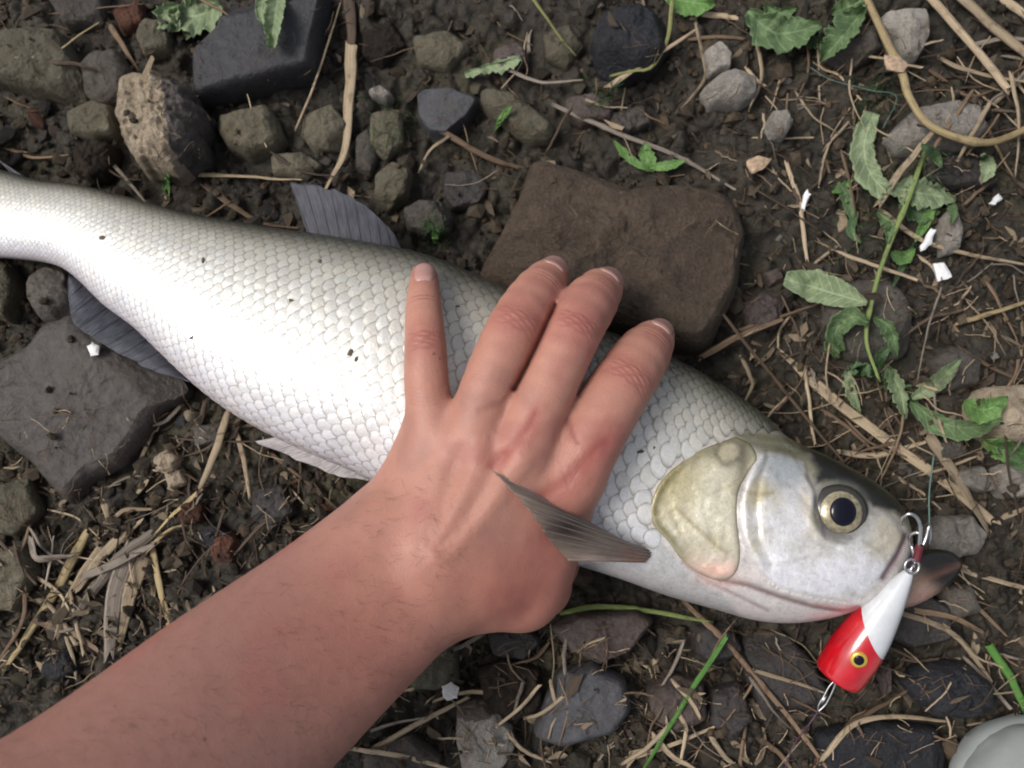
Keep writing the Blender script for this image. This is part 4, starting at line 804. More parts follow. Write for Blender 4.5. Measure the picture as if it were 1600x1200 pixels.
M['foam'] = plain('white_flake', (0.80, 0.80, 0.80), 0.6); M['chip'] = plain('wood_chip', (0.42, 0.30, 0.20), 0.8, nsc=500, nstr=0.5)
flake([(1479,402),(1495,400),(1508,422),(1484,431)], 0, M['foam'], 'square white flake below the drop-shaped pebble')
flake([(1466,350),(1474,352),(1468,375),(1450,387),(1449,378)], 0, M['foam'], 'curved white flake beside the drop-shaped pebble')
flake([(1577,291),(1583,300),(1570,311),(1560,308)], 0, M['foam'], 'pointed white flake lying alone near the long straw')
flake([(1272,283),(1278,290),(1270,316),(1263,312)], 0, M['foam'], 'sliver-like white flake beside the tan straw')
flake([(147,545),(155,538),(166,546),(164,558),(152,561)], 0, M['foam'], 'white crumb lying on the slab by the anal fin')
flake([(690,1072),(705,1066),(718,1074),(714,1090),(700,1096),(690,1086)], 0, M['white'], 'bright white lump beside the wrist')
flake([(1170,245),(1190,236),(1212,240),(1198,258),(1180,265)], 0, M['chip'], 'tan wood chip on the mud above the brown slab', 'wood_chip')
flake([(1372,98),(1395,98),(1410,112),(1400,125),(1374,122)], 0, M['chip'], 'crumbled brown leaf scrap beside the thick curved stalk', 'leaf_scrap')

# ------------------------------------------------------------------ fish
def spl(pts, n):
    return catmull(pts, n)
TB = np.array([  # back edge x,y | belly edge x,y | half thickness mm | centre height mm
 (-60,250,-110,378,11,17),(20,272,-25,400,11.5,18),(60,283,15,403,12,18.5),(133,293,80,412,13.5,19.5),(200,310,118,432,15.5,21),(270,330,165,477,17.5,22),(340,345,215,515,19.5,23),
 (420,358,275,573,22,24.5),(500,370,335,625,24,26),(560,380,402,668,25.5,27),(630,393,480,706,27,28),(690,410,560,740,28,29),(760,440,640,783,28.5,29.5),(840,475,725,823,28.5,30),
 (920,510,810,855,28.5,30),(1000,542,900,883,28,30),(1060,567,970,905,27.5,30),(1120,602,1040,930,27,29.5),(1180,642,1110,950,26.5,29.5),(1232,685,1175,968,26,29),(1290,712,1232,973,25,29),
 (1345,741,1290,966,23,29),(1385,768,1335,952,19.5,29),(1408,795,1365,932,15.5,29),(1419,825,1387,910,11.5,29),(1422,848,1404,884,6,29),(1420,862,1414,871,1.5,29)], float)
NS = 620
_dense = np.r_[np.linspace(0, 0.70, 300), np.linspace(0.70, 1.0, 321)[1:]]
_fine = spl(TB, 2400)
def fish_params(s):
    x = np.asarray(s)*(len(_fine)-1); i = np.clip(np.floor(x).astype(int), 0, len(_fine)-2); f = (x-i)[..., None]
    return _fine[i]*(1-f)+_fine[i+1]*f
def fish_surf(s, th):
    """th = 0 back edge, pi/2 upper flank, pi belly edge, beyond: the side on the ground"""
    q = fish_params(s); zc = q[..., 5]/1000
    T = P(q[..., 0], q[..., 1], zc); Bq = P(q[..., 2], q[..., 3], zc)
    C = (T+Bq)/2; D = (T-Bq)/2; b_ = q[..., 4]/1000
    c, s_ = np.cos(th), np.sin(th)
    ce = np.sign(c)*np.abs(c)**0.92; se = np.sign(s_)*np.abs(s_)**0.92
    p = C+D*ce[..., None]; p[..., 2] = zc+b_*se*(1-0.10*ce)      # a little thicker towards the belly
    return p
thv = np.r_[np.linspace(-0.25, math.pi+0.25, 170), np.linspace(math.pi+0.25, 2*math.pi-0.25, 42)[1:-1]]
SS, TH = np.meshgrid(_dense, thv, indexing='ij')
FB = fish_surf(SS, TH)
def seg_dist(pts, x, y):
    d = np.full(np.shape(x), 1e9); pts = np.asarray(pts, float)
    for k in range(len(pts)-1):
        a, b_ = pts[k], pts[k+1]; e = b_-a; t = np.clip(((x-a[0])*e[0]+(y-a[1])*e[1])/(e@e), 0, 1); d = np.minimum(d, np.hypot(x-a[0]-t*e[0], y-a[1]-t*e[1]))
    return d
def sdist(poly, x, y): return np.where(inside(poly, x, y), 1, -1)*seg_dist(list(poly)+[poly[0]], x, y)
CHEEK = [(1176,722),(1189,705),(1223,704),(1258,720),(1262,742),(1272,765),(1276,800),(1290,832),(1330,838),(1356,800),(1385,800),(1404,816),(1415,842),(1395,876),(1378,903),(1350,930),(1334,944),(1284,937),(1240,928),(1216,920),(1186,898),(1164,863),(1153,825),(1151,785),(1160,750)]
OPER = [(1149,682),(1098,702),(1060,726),(1036,748),(1022,772),(1016,796),(1022,822),(1044,846),(1066,876),(1090,895),(1128,908),(1150,893),(1156,862),(1151,812),(1153,770),(1168,738),(1182,716),(1172,694)]
UP = (TH > -0.3) & (TH < math.pi+0.3)
q2 = PX(FB); fx, fy = q2[..., 0], q2[..., 1]
dc = sdist(CHEEK, fx, fy); up_w = np.clip(np.sin(TH), 0, 1)
rel = 1.6*sstep(-3, 9, dc)+0.5*sstep(4, 40, dc)
eyed = np.hypot(fx-1312, fy-800)
rel = rel-1.2*np.exp(-(eyed/36)**4)+0.9*np.exp(-((eyed-46)/9)**2)*sstep(-20, 10, dc)
JAW = [(1128,908),(1170,915),(1216,932),(1270,948),(1320,956),(1345,950)]            # fold over the lower jaw
rel = rel-1.3*np.exp(-(seg_dist(JAW, fx, fy)/4.0)**2)+1.0*np.exp(-((seg_dist([(a, b_-12) for a, b_ in JAW], fx, fy))/9.0)**2)*(dc < 0)
GILL = [(1068,880),(1110,912),(1150,930),(1200,955)]
rel = rel-0.9*np.exp(-(seg_dist(GILL, fx, fy)/3.5)**2)
CUT = [(1416,838),(1402,868),(1380,902)]; rel = rel-1.5*np.exp(-(seg_dist(CUT, fx, fy)/5)**2)
rel = rel+0.8*np.exp(-(seg_dist([(1186,712),(1170,748),(1163,790),(1166,840),(1190,885)], fx, fy)/7)**2)-0.5*np.exp(-(seg_dist([(1200,712),(1186,750),(1180,790),(1184,840),(1205,880)], fx, fy)/5)**2)
rel = rel-0.6*np.exp(-(seg_dist([(1288,850),(1320,862),(1350,858),(1378,840)], fx, fy)/5)**2)-0.5*np.exp(-(seg_dist([(1215,745),(1240,760),(1262,790)], fx, fy)/5)**2)
rel = rel+0.5*fbm(np.stack([fx*0.03, fy*0.03, fx*0], -1), 3)*sstep(1000, 1100, fx)
FB[..., 2] += rel*0.001*up_w*np.where(UP, 1, 0)
# colours of the skin
def fish_color(s, th, x, y):
    v = np.clip(th/math.pi, -0.1, 1.1)
    stops = [-0.1, 0.09, 0.15, 0.22, 0.31, 0.46, 0.7, 0.85, 1.0, 1.1]
    cols = np.array([(0.04,0.043,0.036),(0.055,0.056,0.046),(0.11,0.105,0.082),(0.25,0.235,0.19),(0.50,0.48,0.415),(0.69,0.68,0.635),(0.77,0.765,0.765),(0.75,0.72,0.755),(0.64,0.56,0.58),(0.48,0.42,0.41)])
    c = np.stack([np.interp(v, stops, cols[:, k]) for k in range(3)], -1)
    return c
fc = fish_color(SS, TH, fx, fy)
def paint(mask, col):
    global fc
    m = np.clip(mask, 0, 1)[..., None]; fc = fc*(1-m)+np.array(col)*m
n_a = fbm(np.stack([fx*0.02, fy*0.02, fx*0], -1), 4); n_b = fbm(np.stack([fx*0.09, fy*0.09, fx*0+5], -1), 3)
HEAD = [(1232,672),(1149,672),(1095,694),(1050,722),(1024,750),(1008,790),(1014,826),(1040,852),(1060,882),(1090,905),(1130,930),(1180,990),(1460,1000),(1460,640)]
hd = sdist(HEAD, fx, fy); hm_ = sstep(-4, 6, hd)
paint(hm_*0.85, (0.60, 0.55, 0.52))
top = 1-sstep(0.04, 0.20, TH/math.pi+0.03*n_a); paint(hm_*top, (0.030, 0.032, 0.030))
DARK = [(1228,690),(1262,712),(1276,735),(1272,760),(1300,752),(1335,762),(1362,792),(1395,800),(1412,815),(1440,780),(1400,700),(1290,660),(1225,660)]
dark_m = sstep(-7, 9, sdist(DARK, fx, fy)+6*n_b)
paint(hm_*np.exp(-((TH/math.pi-0.25)/0.07)**2)*0.75, (0.20, 0.19, 0.09))
paint(sstep(-2, 10, dc)*(0.95), (0.78, 0.775, 0.81))
paint(sstep(2, 14, dc)*np.exp(-((fx-1185)/34)**2-((fy-770)/36)**2)*0.95, (0.50, 0.43, 0.24))
paint(sstep(2, 14, dc)*np.exp(-((fx-1268)/22)**2-((fy-790)/60)**2)*0.85, (0.56, 0.48, 0.33))
paint(sstep(2, 14, dc)*np.exp(-((fx-1170)/24)**2-((fy-850)/30)**2)*0.75, (0.50, 0.44, 0.26))
paint(sstep(2, 14, dc)*sstep(0.05, 0.5, n_a)*0.45, (0.50, 0.48, 0.40))
n_c = fbm(np.stack([fx*0.055+3, fy*0.055, fx*0+9], -1), 4); paint(sstep(2, 14, dc)*sstep(0.15, 0.5, n_c)*0.5, (0.90, 0.90, 0.93)); paint(sstep(2, 14, dc)*sstep(0.2, 0.5, -n_c)*0.35, (0.46, 0.44, 0.40))
paint(sstep(2, 10, dc)*sstep(60, 20, np.hypot(fx-1225, fy-722))*0.85, (0.40, 0.43, 0.44))
paint(sstep(0, 10, dc)*sstep(1330, 1380, fx)*sstep(900, 850, fy)*0.85, (0.54, 0.48, 0.35))
paint(dark_m, (0.014, 0.013, 0.012))
paint(np.exp(-((eyed-44)/6)**2)*0.6, (0.18, 0.18, 0.15))
paint(np.exp(-(eyed/40)**6), (0.02, 0.02, 0.02))
paint(np.exp(-(seg_dist([(1172,720),(1160,750),(1151,790),(1153,830)], fx, fy)/4)**2)*0.7, (0.16, 0.145, 0.13))
paint(np.exp(-(seg_dist(JAW, fx, fy)/4.0)**2)*0.85, (0.17, 0.10, 0.095)); paint(np.exp(-(seg_dist(GILL, fx, fy)/3)**2)*0.6, (0.30, 0.20, 0.19))
paint(np.exp(-(seg_dist(CUT, fx, fy)/6)**2)*0.9, (0.14, 0.07, 0.085))
paint(np.exp(-((fx-1120)/40)**2-((fy-905)/14)**2)*0.5, (0.75, 0.42, 0.36))
lowj = hm_*(dc < 4)*sstep(0.80, 0.86, TH/math.pi); paint(lowj*0.55, (0.72, 0.64, 0.64))
paint(hm_*np.exp(-(sdist([(1150,676),(1235,684),(1262,716),(1245,712),(1190,700),(1170,694)], fx, fy)-4)**2/90)*0.75, (0.12, 0.115, 0.055))
for pts_, w_, a_ in (([(1150,760),(1180,772),(1205,770)],3,0.4),([(1260,742),(1274,775),(1272,812),(1288,842),(1320,850)],3,0.55),([(1180,880),(1215,880),(1260,870)],4,0.25),([(1196,706),(1192,730),(1178,752)],4,0.45),([(1240,712),(1250,735),(1262,752)],4,0.4),([(1345,845),(1370,860),(1385,880)],4,0.3),([(1165,860),(1190,830),(1230,815)],4,0.2)):
    paint(np.exp(-(seg_dist(catmull(pts_, 14), fx, fy)/w_)**2)*a_, (0.20, 0.17, 0.12))
paint((1-hm_)*0.55, (0.30, 0.295, 0.27))                                           # skin showing between the scales
spots = np.zeros_like(fx)
for (x, y, r) in [(160,372,5),(318,408,7),(548,552,7),(556,560,6),(300,528,5),(455,470,4),(500,410,4),(640,500,4),(1000,705,5)]: spots = np.maximum(spots, np.exp(-(np.hypot(fx-x, (fy-y)*1.3)/r)**4))
fc *= (1+0.10*n_b[..., None])
def fish_mat(name, src='attr', rough=0.34, sss=0.0):
    m, t, b = new_mat(name)
    if src == 'attr':
        a = t.nodes.new('ShaderNodeVertexColor'); a.layer_name = 'Col'; c = a.outputs[0]
    else:
        a = t.nodes.new('ShaderNodeObjectInfo'); c = a.outputs['Color']
    tc = t.nodes.new('ShaderNodeTexCoord'); geo = t.nodes.new('ShaderNodeNewGeometry')
    n = noise(t, geo.outputs['Position'], 900, 4, 0.6); n2 = noise(t, geo.outputs['Position'], 60, 4, 0.6)
    c = mixc(t, 0.6, c, ramp(t, [(0.3, (0.80,)*3), (0.7, (1.12,)*3)], n), 'MULTIPLY')
    if name == 'fish_skin':
        n3 = noise(t, geo.outputs['Position'], 330, 6, 0.7, 0.8); n4 = noise(t, geo.outputs['Position'], 110, 5, 0.65, 1.2)
        c = mixc(t, 0.85, c, ramp(t, [(0.28, (0.74, 0.72, 0.66)), (0.48, (1.0, 1.0, 1.0)), (0.72, (1.12, 1.12, 1.14))], n3), 'MULTIPLY')
        c = mixc(t, ramp(t, [(0.50, (0, 0, 0)), (0.68, (0.18,)*3)], n4), c, mixc(t, 1.0, c, (0.72, 0.66, 0.46), 'MULTIPLY'))
        bump(t, b, n3, 0.35, 0.0008)
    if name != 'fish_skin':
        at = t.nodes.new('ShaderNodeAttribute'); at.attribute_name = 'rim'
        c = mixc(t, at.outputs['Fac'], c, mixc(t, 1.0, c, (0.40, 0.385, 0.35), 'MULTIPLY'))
    t.links.new(c, b.inputs['Base Color'])
    t.links.new(ramp(t, [(0.3, (rough-0.1,)*3), (0.7, (rough+0.14,)*3)], n2), b.inputs['Roughness'])
    b.inputs['Metallic'].default_value = 0.25
    b.inputs['Specular IOR Level'].default_value = 0.6; b.inputs['Coat Weight'].default_value = 0.4; b.inputs['Coat Roughness'].default_value = 0.16
    prev = b.inputs['Normal'].links[0].from_socket if b.inputs['Normal'].links else None
    bump(t, b, n, 0.3, 0.0005, prev); return m
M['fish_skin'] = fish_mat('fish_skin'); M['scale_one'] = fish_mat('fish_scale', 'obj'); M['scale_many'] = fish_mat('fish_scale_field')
fb0 = FB[:, :].mean((0, 1)); fb0[2] = 0
fish = bpy.data.objects.new('fish', None); COL.objects.link(fish); fish.location = fb0; fish.empty_display_size = 0.05
tag(fish, 'large silver fish lying on its side under the hand', 'fish')
nth = len(thv); V = FB.reshape(-1, 3)-fb0
faces = grid_faces(len(_dense), nth, True).tolist()+[list(range(nth)), list(range((len(_dense)-1)*nth, len(_dense)*nth))[::-1]]
bme = mesh_np('body', V, faces, True, [M['fish_skin']]); setcol(bme, fc.reshape(-1, 3))
bm = bmesh.new(); bm.from_mesh(bme); bmesh.ops.recalc_face_normals(bm, faces=bm.faces); bm.to_mesh(bme); bm.free()
body = link('body', bme, fish)
FISH_BVH = BVHTree.FromPolygons((FB.reshape(-1, 3)).tolist(), grid_faces(len(_dense), nth, True).tolist())
def fish_z(x, y):
    h = FISH_BVH.ray_cast(Vector((x, y, 0.3)), Vector((0, 0, -1))); return h[0].z if h[0] else None
# scales: diamond lattice in (length, girth); each one follows the curve of the flank under it
cum_s = np.linspace(0, 1, 3000); qq = fish_params(cum_s); dep = np.hypot(qq[:, 0]-qq[:, 2], qq[:, 1]-qq[:, 3]); mid = (qq[:, :2]+qq[:, 2:4])/2
step = np.r_[0, np.hypot(*np.diff(mid, axis=0).T)]; colpos = np.cumsum(step/(0.060*np.clip(dep, 120, 400)*(1-0.30*sstep(960, 1150, mid[:, 0]))))
ncol = int(colpos[-1]); NROW = 30
sn, sm = 9, 9
uu, vv = np.meshgrid(np.linspace(-0.62, 0.74, sn), np.linspace(-1, 1, sm), indexing='ij')      # u > 0 towards the tail (free edge)
w_u = np.clip(1-np.clip(uu/0.80, 0, 1)**1.8, 0.0, 1)**0.78*np.clip(1-np.clip((-uu-0.15)/0.52, 0, 1)**2.2, 0, 1)**0.5
SF = grid_faces(sn, sm)
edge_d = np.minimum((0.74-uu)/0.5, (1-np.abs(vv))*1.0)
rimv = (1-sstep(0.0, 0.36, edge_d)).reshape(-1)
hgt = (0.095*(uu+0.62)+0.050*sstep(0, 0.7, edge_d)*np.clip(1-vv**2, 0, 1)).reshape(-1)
recs = np.array([(j+(0.5 if i % 2 else 0), i) for j in range(1, ncol) for i in range(NROW+1)])
r_ = np.random.default_rng(4); ns_ = len(recs)
recs = recs+r_.normal(0, 0.014, recs.shape)
cu = recs[:, :1]-uu.reshape(1, -1); ro = recs[:, 1:]+(vv*w_u*1.06).reshape(1, -1)
s_v = np.interp(cu, colpos, cum_s); t_v = 0.06+(math.pi-0.16)*(ro/NROW)
def fish_nrm(s, t, e=2e-3):
    a = fish_surf(np.clip(s+e, 0, 1), t)-fish_surf(np.clip(s-e, 0, 1), t); b_ = fish_surf(s, t+e)-fish_surf(s, t-e)
    n = np.cross(b_, a); n /= np.linalg.norm(n, axis=-1)[..., None]+1e-15; return n
s_c = np.interp(recs[:, 0], colpos, cum_s); t_c = 0.06+(math.pi-0.16)*(recs[:, 1]/NROW)
p0 = fish_surf(s_c, t_c); nrm = fish_nrm(s_c, t_c); sg = np.sign(np.median(nrm[np.abs(t_c-1.57) < 0.4][:, 2])); nrm = nrm*sg
len_ = np.interp(s_c, cum_s, dep)*mpp(0.03)*0.060
q = PX(p0); scol = fish_color(s_c, t_c, q[:, 0], q[:, 1])
flat = 1-0.45*sstep(0.62, 0.85, t_c/math.pi)
VS = fish_surf(s_v, t_v)+fish_nrm(s_v, t_v)*sg*((len_*flat*(1+0.12*r_.normal(size=ns_)))[:, None]*hgt[None]+0.00015)[..., None]
EXCL = [(1238,668),(1149,670),(1095,692),(1050,722),(1022,752),(1008,790),(1012,826),(1038,850),(1008,850),(960,868),(905,880),(905,960),(1500,1000),(1500,640)]
ok = ~inside(EXCL, q[:, 0], q[:, 1]) & (q[:, 0] > -60) & (t_c < 3.02)
tone = 0.90+0.16*r_.random((ns_, 1)); warm = r_.random((ns_, 1)); scol = np.clip(scol*tone*(1+0.04*np.array([1, 0.2, -1.2])*(warm-0.5)), 0, 0.84)
spot_xy = [(160,372),(318,408),(548,552),(557,562),(300,528),(455,470),(500,410),(640,500),(655,470),(715,480),(1000,706),(1020,700)]
pinkd = np.hypot(q[:, 0]-492, q[:, 1]-570); scol = scol*(1-np.exp(-(pinkd/16)**2)[:, None]*np.array([0.0, 0.07, 0.06]))
hid = inside([(632,560),(640,420),(690,420),(715,590),(800,440),(880,410),(965,430),(900,560),(895,640),(960,540),(1045,510),(1000,640),(940,800),(880,900),(700,900),(560,740),(610,680)], q[:, 0], q[:, 1])
idx = np.where(ok)[0]; vis = idx[~hid[idx] & (q[idx, 0] > 5) & (nrm[idx, 2] > 0.3)]
vis = vis[np.argsort(-(len_**2*nrm[:, 2])[vis])][:300]; visset = set(vis.tolist())
for k in vis:
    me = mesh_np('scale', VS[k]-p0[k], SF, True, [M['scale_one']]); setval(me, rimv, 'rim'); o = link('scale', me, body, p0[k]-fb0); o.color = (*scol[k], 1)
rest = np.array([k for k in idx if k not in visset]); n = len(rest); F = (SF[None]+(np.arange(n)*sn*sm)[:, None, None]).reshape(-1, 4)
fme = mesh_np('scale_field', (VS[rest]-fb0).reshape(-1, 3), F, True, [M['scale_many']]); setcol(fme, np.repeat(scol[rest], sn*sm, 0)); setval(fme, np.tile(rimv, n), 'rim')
fo = link('scale_field', fme, body); fo['kind'] = 'stuff'
M['speck'] = plain('dirt_speck', (0.10, 0.075, 0.045), 0.7)
for n_s, (x, y) in enumerate(spot_xy):
    zz = 0.05
    for _ in range(4): zz = fish_z(*P(x, y, zz)[:2]) or zz
    w = P(x, y, zz); me = PM['clod'][n_s % 3].copy(); me.materials.clear(); me.materials.append(M['speck']); o = link('dirt_speck', me, None, (w[0], w[1], zz+0.0009)); sc_ = r_.uniform(0.0009, 0.0019); o.scale = (sc_*1.3, sc_, sc_*0.6); o.rotation_euler = (0, 0, r_.uniform(0, 6))
    tag(o, 'tiny brown speck of dirt stuck on the scales of the fish', 'dirt', 'specks of dirt on the fish')
# gill cover: a thin bowed plate standing off the head
def plate(name, poly, off, parent, mat, colfun, cell=2.6, bulge=1.0, edge_w=10, base=0.0):
    poly = np.array(catmull(np.vstack([poly, poly[:1]]), 160))[:-1]; x0, y0 = poly.min(0); x1, y1 = poly.max(0)
    bm = bmesh.new(); ring = [bm.verts.new((a, b_, 0)) for a, b_ in poly]
    gx, gy = np.meshgrid(np.arange(x0, x1, cell), np.arange(y0, y1, cell), indexing='ij'); d = sdist(poly, gx, gy); gx, gy = gx[d > cell*0.6], gy[d > cell*0.6]
    from mathutils.geometry import delaunay_2d_cdt
    vs = [Vector(p) for p in poly.tolist()]+[Vector(p) for p in zip(gx.tolist(), gy.tolist())]; m_ = len(poly)
    res = delaunay_2d_cdt(vs, [], [list(range(m_))], 1, 1e-6); bm.free()
    xy = np.array([[p.x, p.y] for p in res[0]]); d = np.maximum(sdist(poly, xy[:, 0], xy[:, 1]), 0); z = np.zeros(len(xy)); 
    zz = 0.03*np.ones(len(xy))
    for _ in range(3):
        w = P(xy[:, 0], xy[:, 1], zz); zz = np.array([fish_z(a, b_) or 0.02 for a, b_ in w[:, :2]])
    prof = off*(0.35+0.65*np.sqrt(np.clip(d/edge_w, 0, 1)*(2-np.clip(d/edge_w, 0, 1))))
    zt = zz+prof+base+bulge*0.0003*fbm(np.stack([xy[:, 0]*0.03, xy[:, 1]*0.03, xy[:, 0]*0], -1), 3)
    extra, col = colfun(xy[:, 0], xy[:, 1], d); zt = zt+extra
    Vt = P(xy[:, 0], xy[:, 1], zt); f = [list(t) for t in res[2]]
    # skirt
    rim_i = [i for i in range(len(xy)) if d[i] < 1e-3]
    cnt = {}
    for t in f:
        for a in range(len(t)):
            ed = (t[a], t[(a+1) % len(t)]); k = tuple(sorted(ed)); cnt.setdefault(k, []).append(ed)
    N = len(Vt); low = Vt.copy(); low[:, 2] -= off*0.6+0.002; f2 = []
    for k, l in cnt.items():
        if len(l) == 1: a, b_ = l[0]; f2.append([b_, a, a+N, b_+N])
    me = mesh_np(name, np.r_[Vt, low]-fb0, f+f2, True, [mat]); setcol(me, np.r_[col, col*0.6])
    bm = bmesh.new(); bm.from_mesh(me); loose = [v for v in bm.verts if not v.link_faces]; bmesh.ops.delete(bm, geom=loose, context='VERTS'); bmesh.ops.recalc_face_normals(bm, faces=bm.faces)
    if sum(fc_.normal.z for fc_ in bm.faces) < 0: bmesh.ops.reverse_faces(bm, faces=bm.faces)
    bm.to_mesh(me); bm.free()
    return link(name, me, parent)
def oper_col(x, y, d):
    n1 = fbm(np.stack([x*0.025, y*0.025, x*0+3], -1), 4); n2 = fbm(np.stack([x*0.1, y*0.1, x*0+3], -1), 3)
    c = np.array([0.66, 0.615, 0.475])*(1+0.15*n1[:, None]+0.10*n2[:, None])
    def mixp(m, col):
        nonlocal c
        m = np.clip(m, 0, 1)[:, None]; c = c*(1-m)+np.array(col)*m
    g = np.clip(np.exp(-(np.hypot((x-1050)/70, (y-745)/55))**2), 0, 1); mixp(g*0.75, (0.50, 0.42, 0.19))
    mixp(np.exp(-((x-1108)/30)**2-((y-800)/60)**2)*0.7, (0.76, 0.73, 0.60))
    mixp(sstep(0, 0.5, n1)*0.4, (0.66, 0.63, 0.52)); mixp(sstep(0.1, 0.6, -n1)*0.45, (0.42, 0.375, 0.22))
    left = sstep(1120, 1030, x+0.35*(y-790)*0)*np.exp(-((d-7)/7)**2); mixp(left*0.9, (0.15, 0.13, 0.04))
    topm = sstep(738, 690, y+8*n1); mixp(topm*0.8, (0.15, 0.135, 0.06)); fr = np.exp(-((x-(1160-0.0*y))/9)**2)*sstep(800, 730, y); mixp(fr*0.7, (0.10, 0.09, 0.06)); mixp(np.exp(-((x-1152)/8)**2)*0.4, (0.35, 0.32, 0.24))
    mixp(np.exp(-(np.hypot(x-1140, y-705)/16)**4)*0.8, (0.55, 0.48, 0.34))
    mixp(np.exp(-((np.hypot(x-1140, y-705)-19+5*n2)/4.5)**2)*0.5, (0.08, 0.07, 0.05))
    rd = [(1056,793),(1085,822),(1112,846),(1134,864)]; l1 = seg_dist(rd, x, y); mixp(np.exp(-(l1/3.5)**2)*0.65, (0.33, 0.27, 0.13))
    l2 = seg_dist([(1050,800),(1072,850),(1100,880)], x, y); mixp(np.exp(-(l2/4)**2)*0.35, (0.42, 0.34, 0.2))
    l3 = seg_dist([(1075,800),(1105,775),(1150,755)], x, y); mixp(np.exp(-(l3/3)**2)*0.3, (0.42, 0.36, 0.2))
    mixp(sstep(850, 900, y)*0.75, (0.70, 0.50, 0.44)); mixp(np.exp(-((x-1118)/26)**2-((y-890)/9)**2)*0.5, (0.8, 0.38, 0.28))
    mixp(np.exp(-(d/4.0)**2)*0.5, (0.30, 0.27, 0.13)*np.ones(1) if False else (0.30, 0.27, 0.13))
    ex = 0.0003*np.exp(-(l1/8)**2)-0.0003*np.exp(-(l2/4)**2)-0.0003*np.exp(-((np.hypot(x-1140, y-705)-19)/5)**2)+0.00015*n2
    return ex, c
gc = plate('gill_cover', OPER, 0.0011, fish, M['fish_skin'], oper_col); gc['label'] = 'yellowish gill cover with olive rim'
# eye
M['eye_ring'] = plain('eye_ring', (0.035, 0.033, 0.028), 0.25, coat=0.5); M['iris'] = plain('iris', (0.44, 0.375, 0.23), 0.2, metal=0.5, coat=1.0, nsc=500, nstr=0.6); M['pupil'] = plain('pupil', (0.003, 0.003, 0.010), 0.12, coat=0.25, spec=0.3)
ez = fish_z(*P(1312, 800, 0.05)[:2])
for _ in range(3): ez = fish_z(*P(1312, 800, ez)[:2])
ec = P(1312, 800, ez)
def dome(name, c, rx, ry, z0, z1, mat, parent, hole=0.0, n=48, m=10, power=2.0):
    a = np.linspace(0, 2*math.pi, n, endpoint=False); t = np.linspace(hole, 1, m); T, A = np.meshgrid(t, a, indexing='ij')
    u = (T-hole)/(1-hole); prof = np.sqrt(np.clip(1-T**power, 0, 1)) if hole == 0 else np.sin(np.pi*u)
    X = np.stack([rx*T*np.cos(A), ry*T*np.sin(A), z0+(z1-z0)*prof], -1).reshape(-1, 3)+np.asarray(c)
    return link(name, mesh_np(name, X-fb0, grid_faces(m, n, True)[:, ::-1], True, [mat]), parent)
k = mpp(ez)
eye = dome('eye', ec, 46*k, 43*k, -0.0008, 0.0036, M['eye_ring'], fish)
iris = dome('iris', ec, 36*k, 35*k, 0.0010, 0.0046, M['iris'], eye, power=1.6); dome('pupil', ec+np.array([0.0002, 0.0001, 0]), 21.5*k, 22.5*k, 0.0034, 0.0053, M['pupil'], eye, power=2.4)
# fins
def fin_mat(name, c0, c1, rough=0.4, alpha=1.0):
    m, t, b = new_mat(name); uv = t.nodes.new('ShaderNodeUVMap'); sx_ = t.nodes.new('ShaderNodeSeparateXYZ'); t.links.new(uv.outputs[0], sx_.inputs[0])
    tc = t.nodes.new('ShaderNodeTexCoord'); n = noise(t, tc.outputs['Object'], 160, 5, 0.6); mp = t.nodes.new('ShaderNodeMapping'); mp.inputs['Scale'].default_value = (2.5, 70, 1); t.links.new(uv.outputs[0], mp.inputs[0]); n2 = noise(t, mp.outputs[0], 1, 3, 0.6)
    c = ramp(t, [(0.3, c0), (0.72, c1)], n); c = mixc(t, 0.45, c, ramp(t, [(0.35, tuple(x*0.4 for x in c0)), (0.65, tuple(min(1, x*1.3) for x in c1))], n2))
    a = t.nodes.new('ShaderNodeVertexColor'); a.layer_name = 'Col'; c = mixc(t, 1.0, c, a.outputs[0], 'MULTIPLY')
    t.links.new(c, b.inputs['Base Color']); b.inputs['Roughness'].default_value = rough; b.inputs['Specular IOR Level'].default_value = 0.3
    b.inputs['Alpha'].default_value = alpha; bump(t, b, n2, 0.5, 0.0008); return m
M['fin_dark'] = fin_mat('dark_fin', (0.026, 0.028, 0.038), (0.085, 0.088, 0.108), rough=0.5, alpha=0.9); M['fin_pale'] = fin_mat('pale_fin', (0.34, 0.31, 0.31), (0.56, 0.52, 0.52)); M['fin_pect'] = fin_mat('pectoral_fin', (0.16, 0.12, 0.095), (0.29, 0.23, 0.195), alpha=0.84)
M['ray_dark'] = plain('dark_fin_ray', (0.050, 0.048, 0.058), 0.4); M['ray_pale'] = plain('pale_fin_ray', (0.48, 0.44, 0.44), 0.4); M['ray_pect'] = plain('pectoral_fin_ray', (0.20, 0.16, 0.14), 0.4)
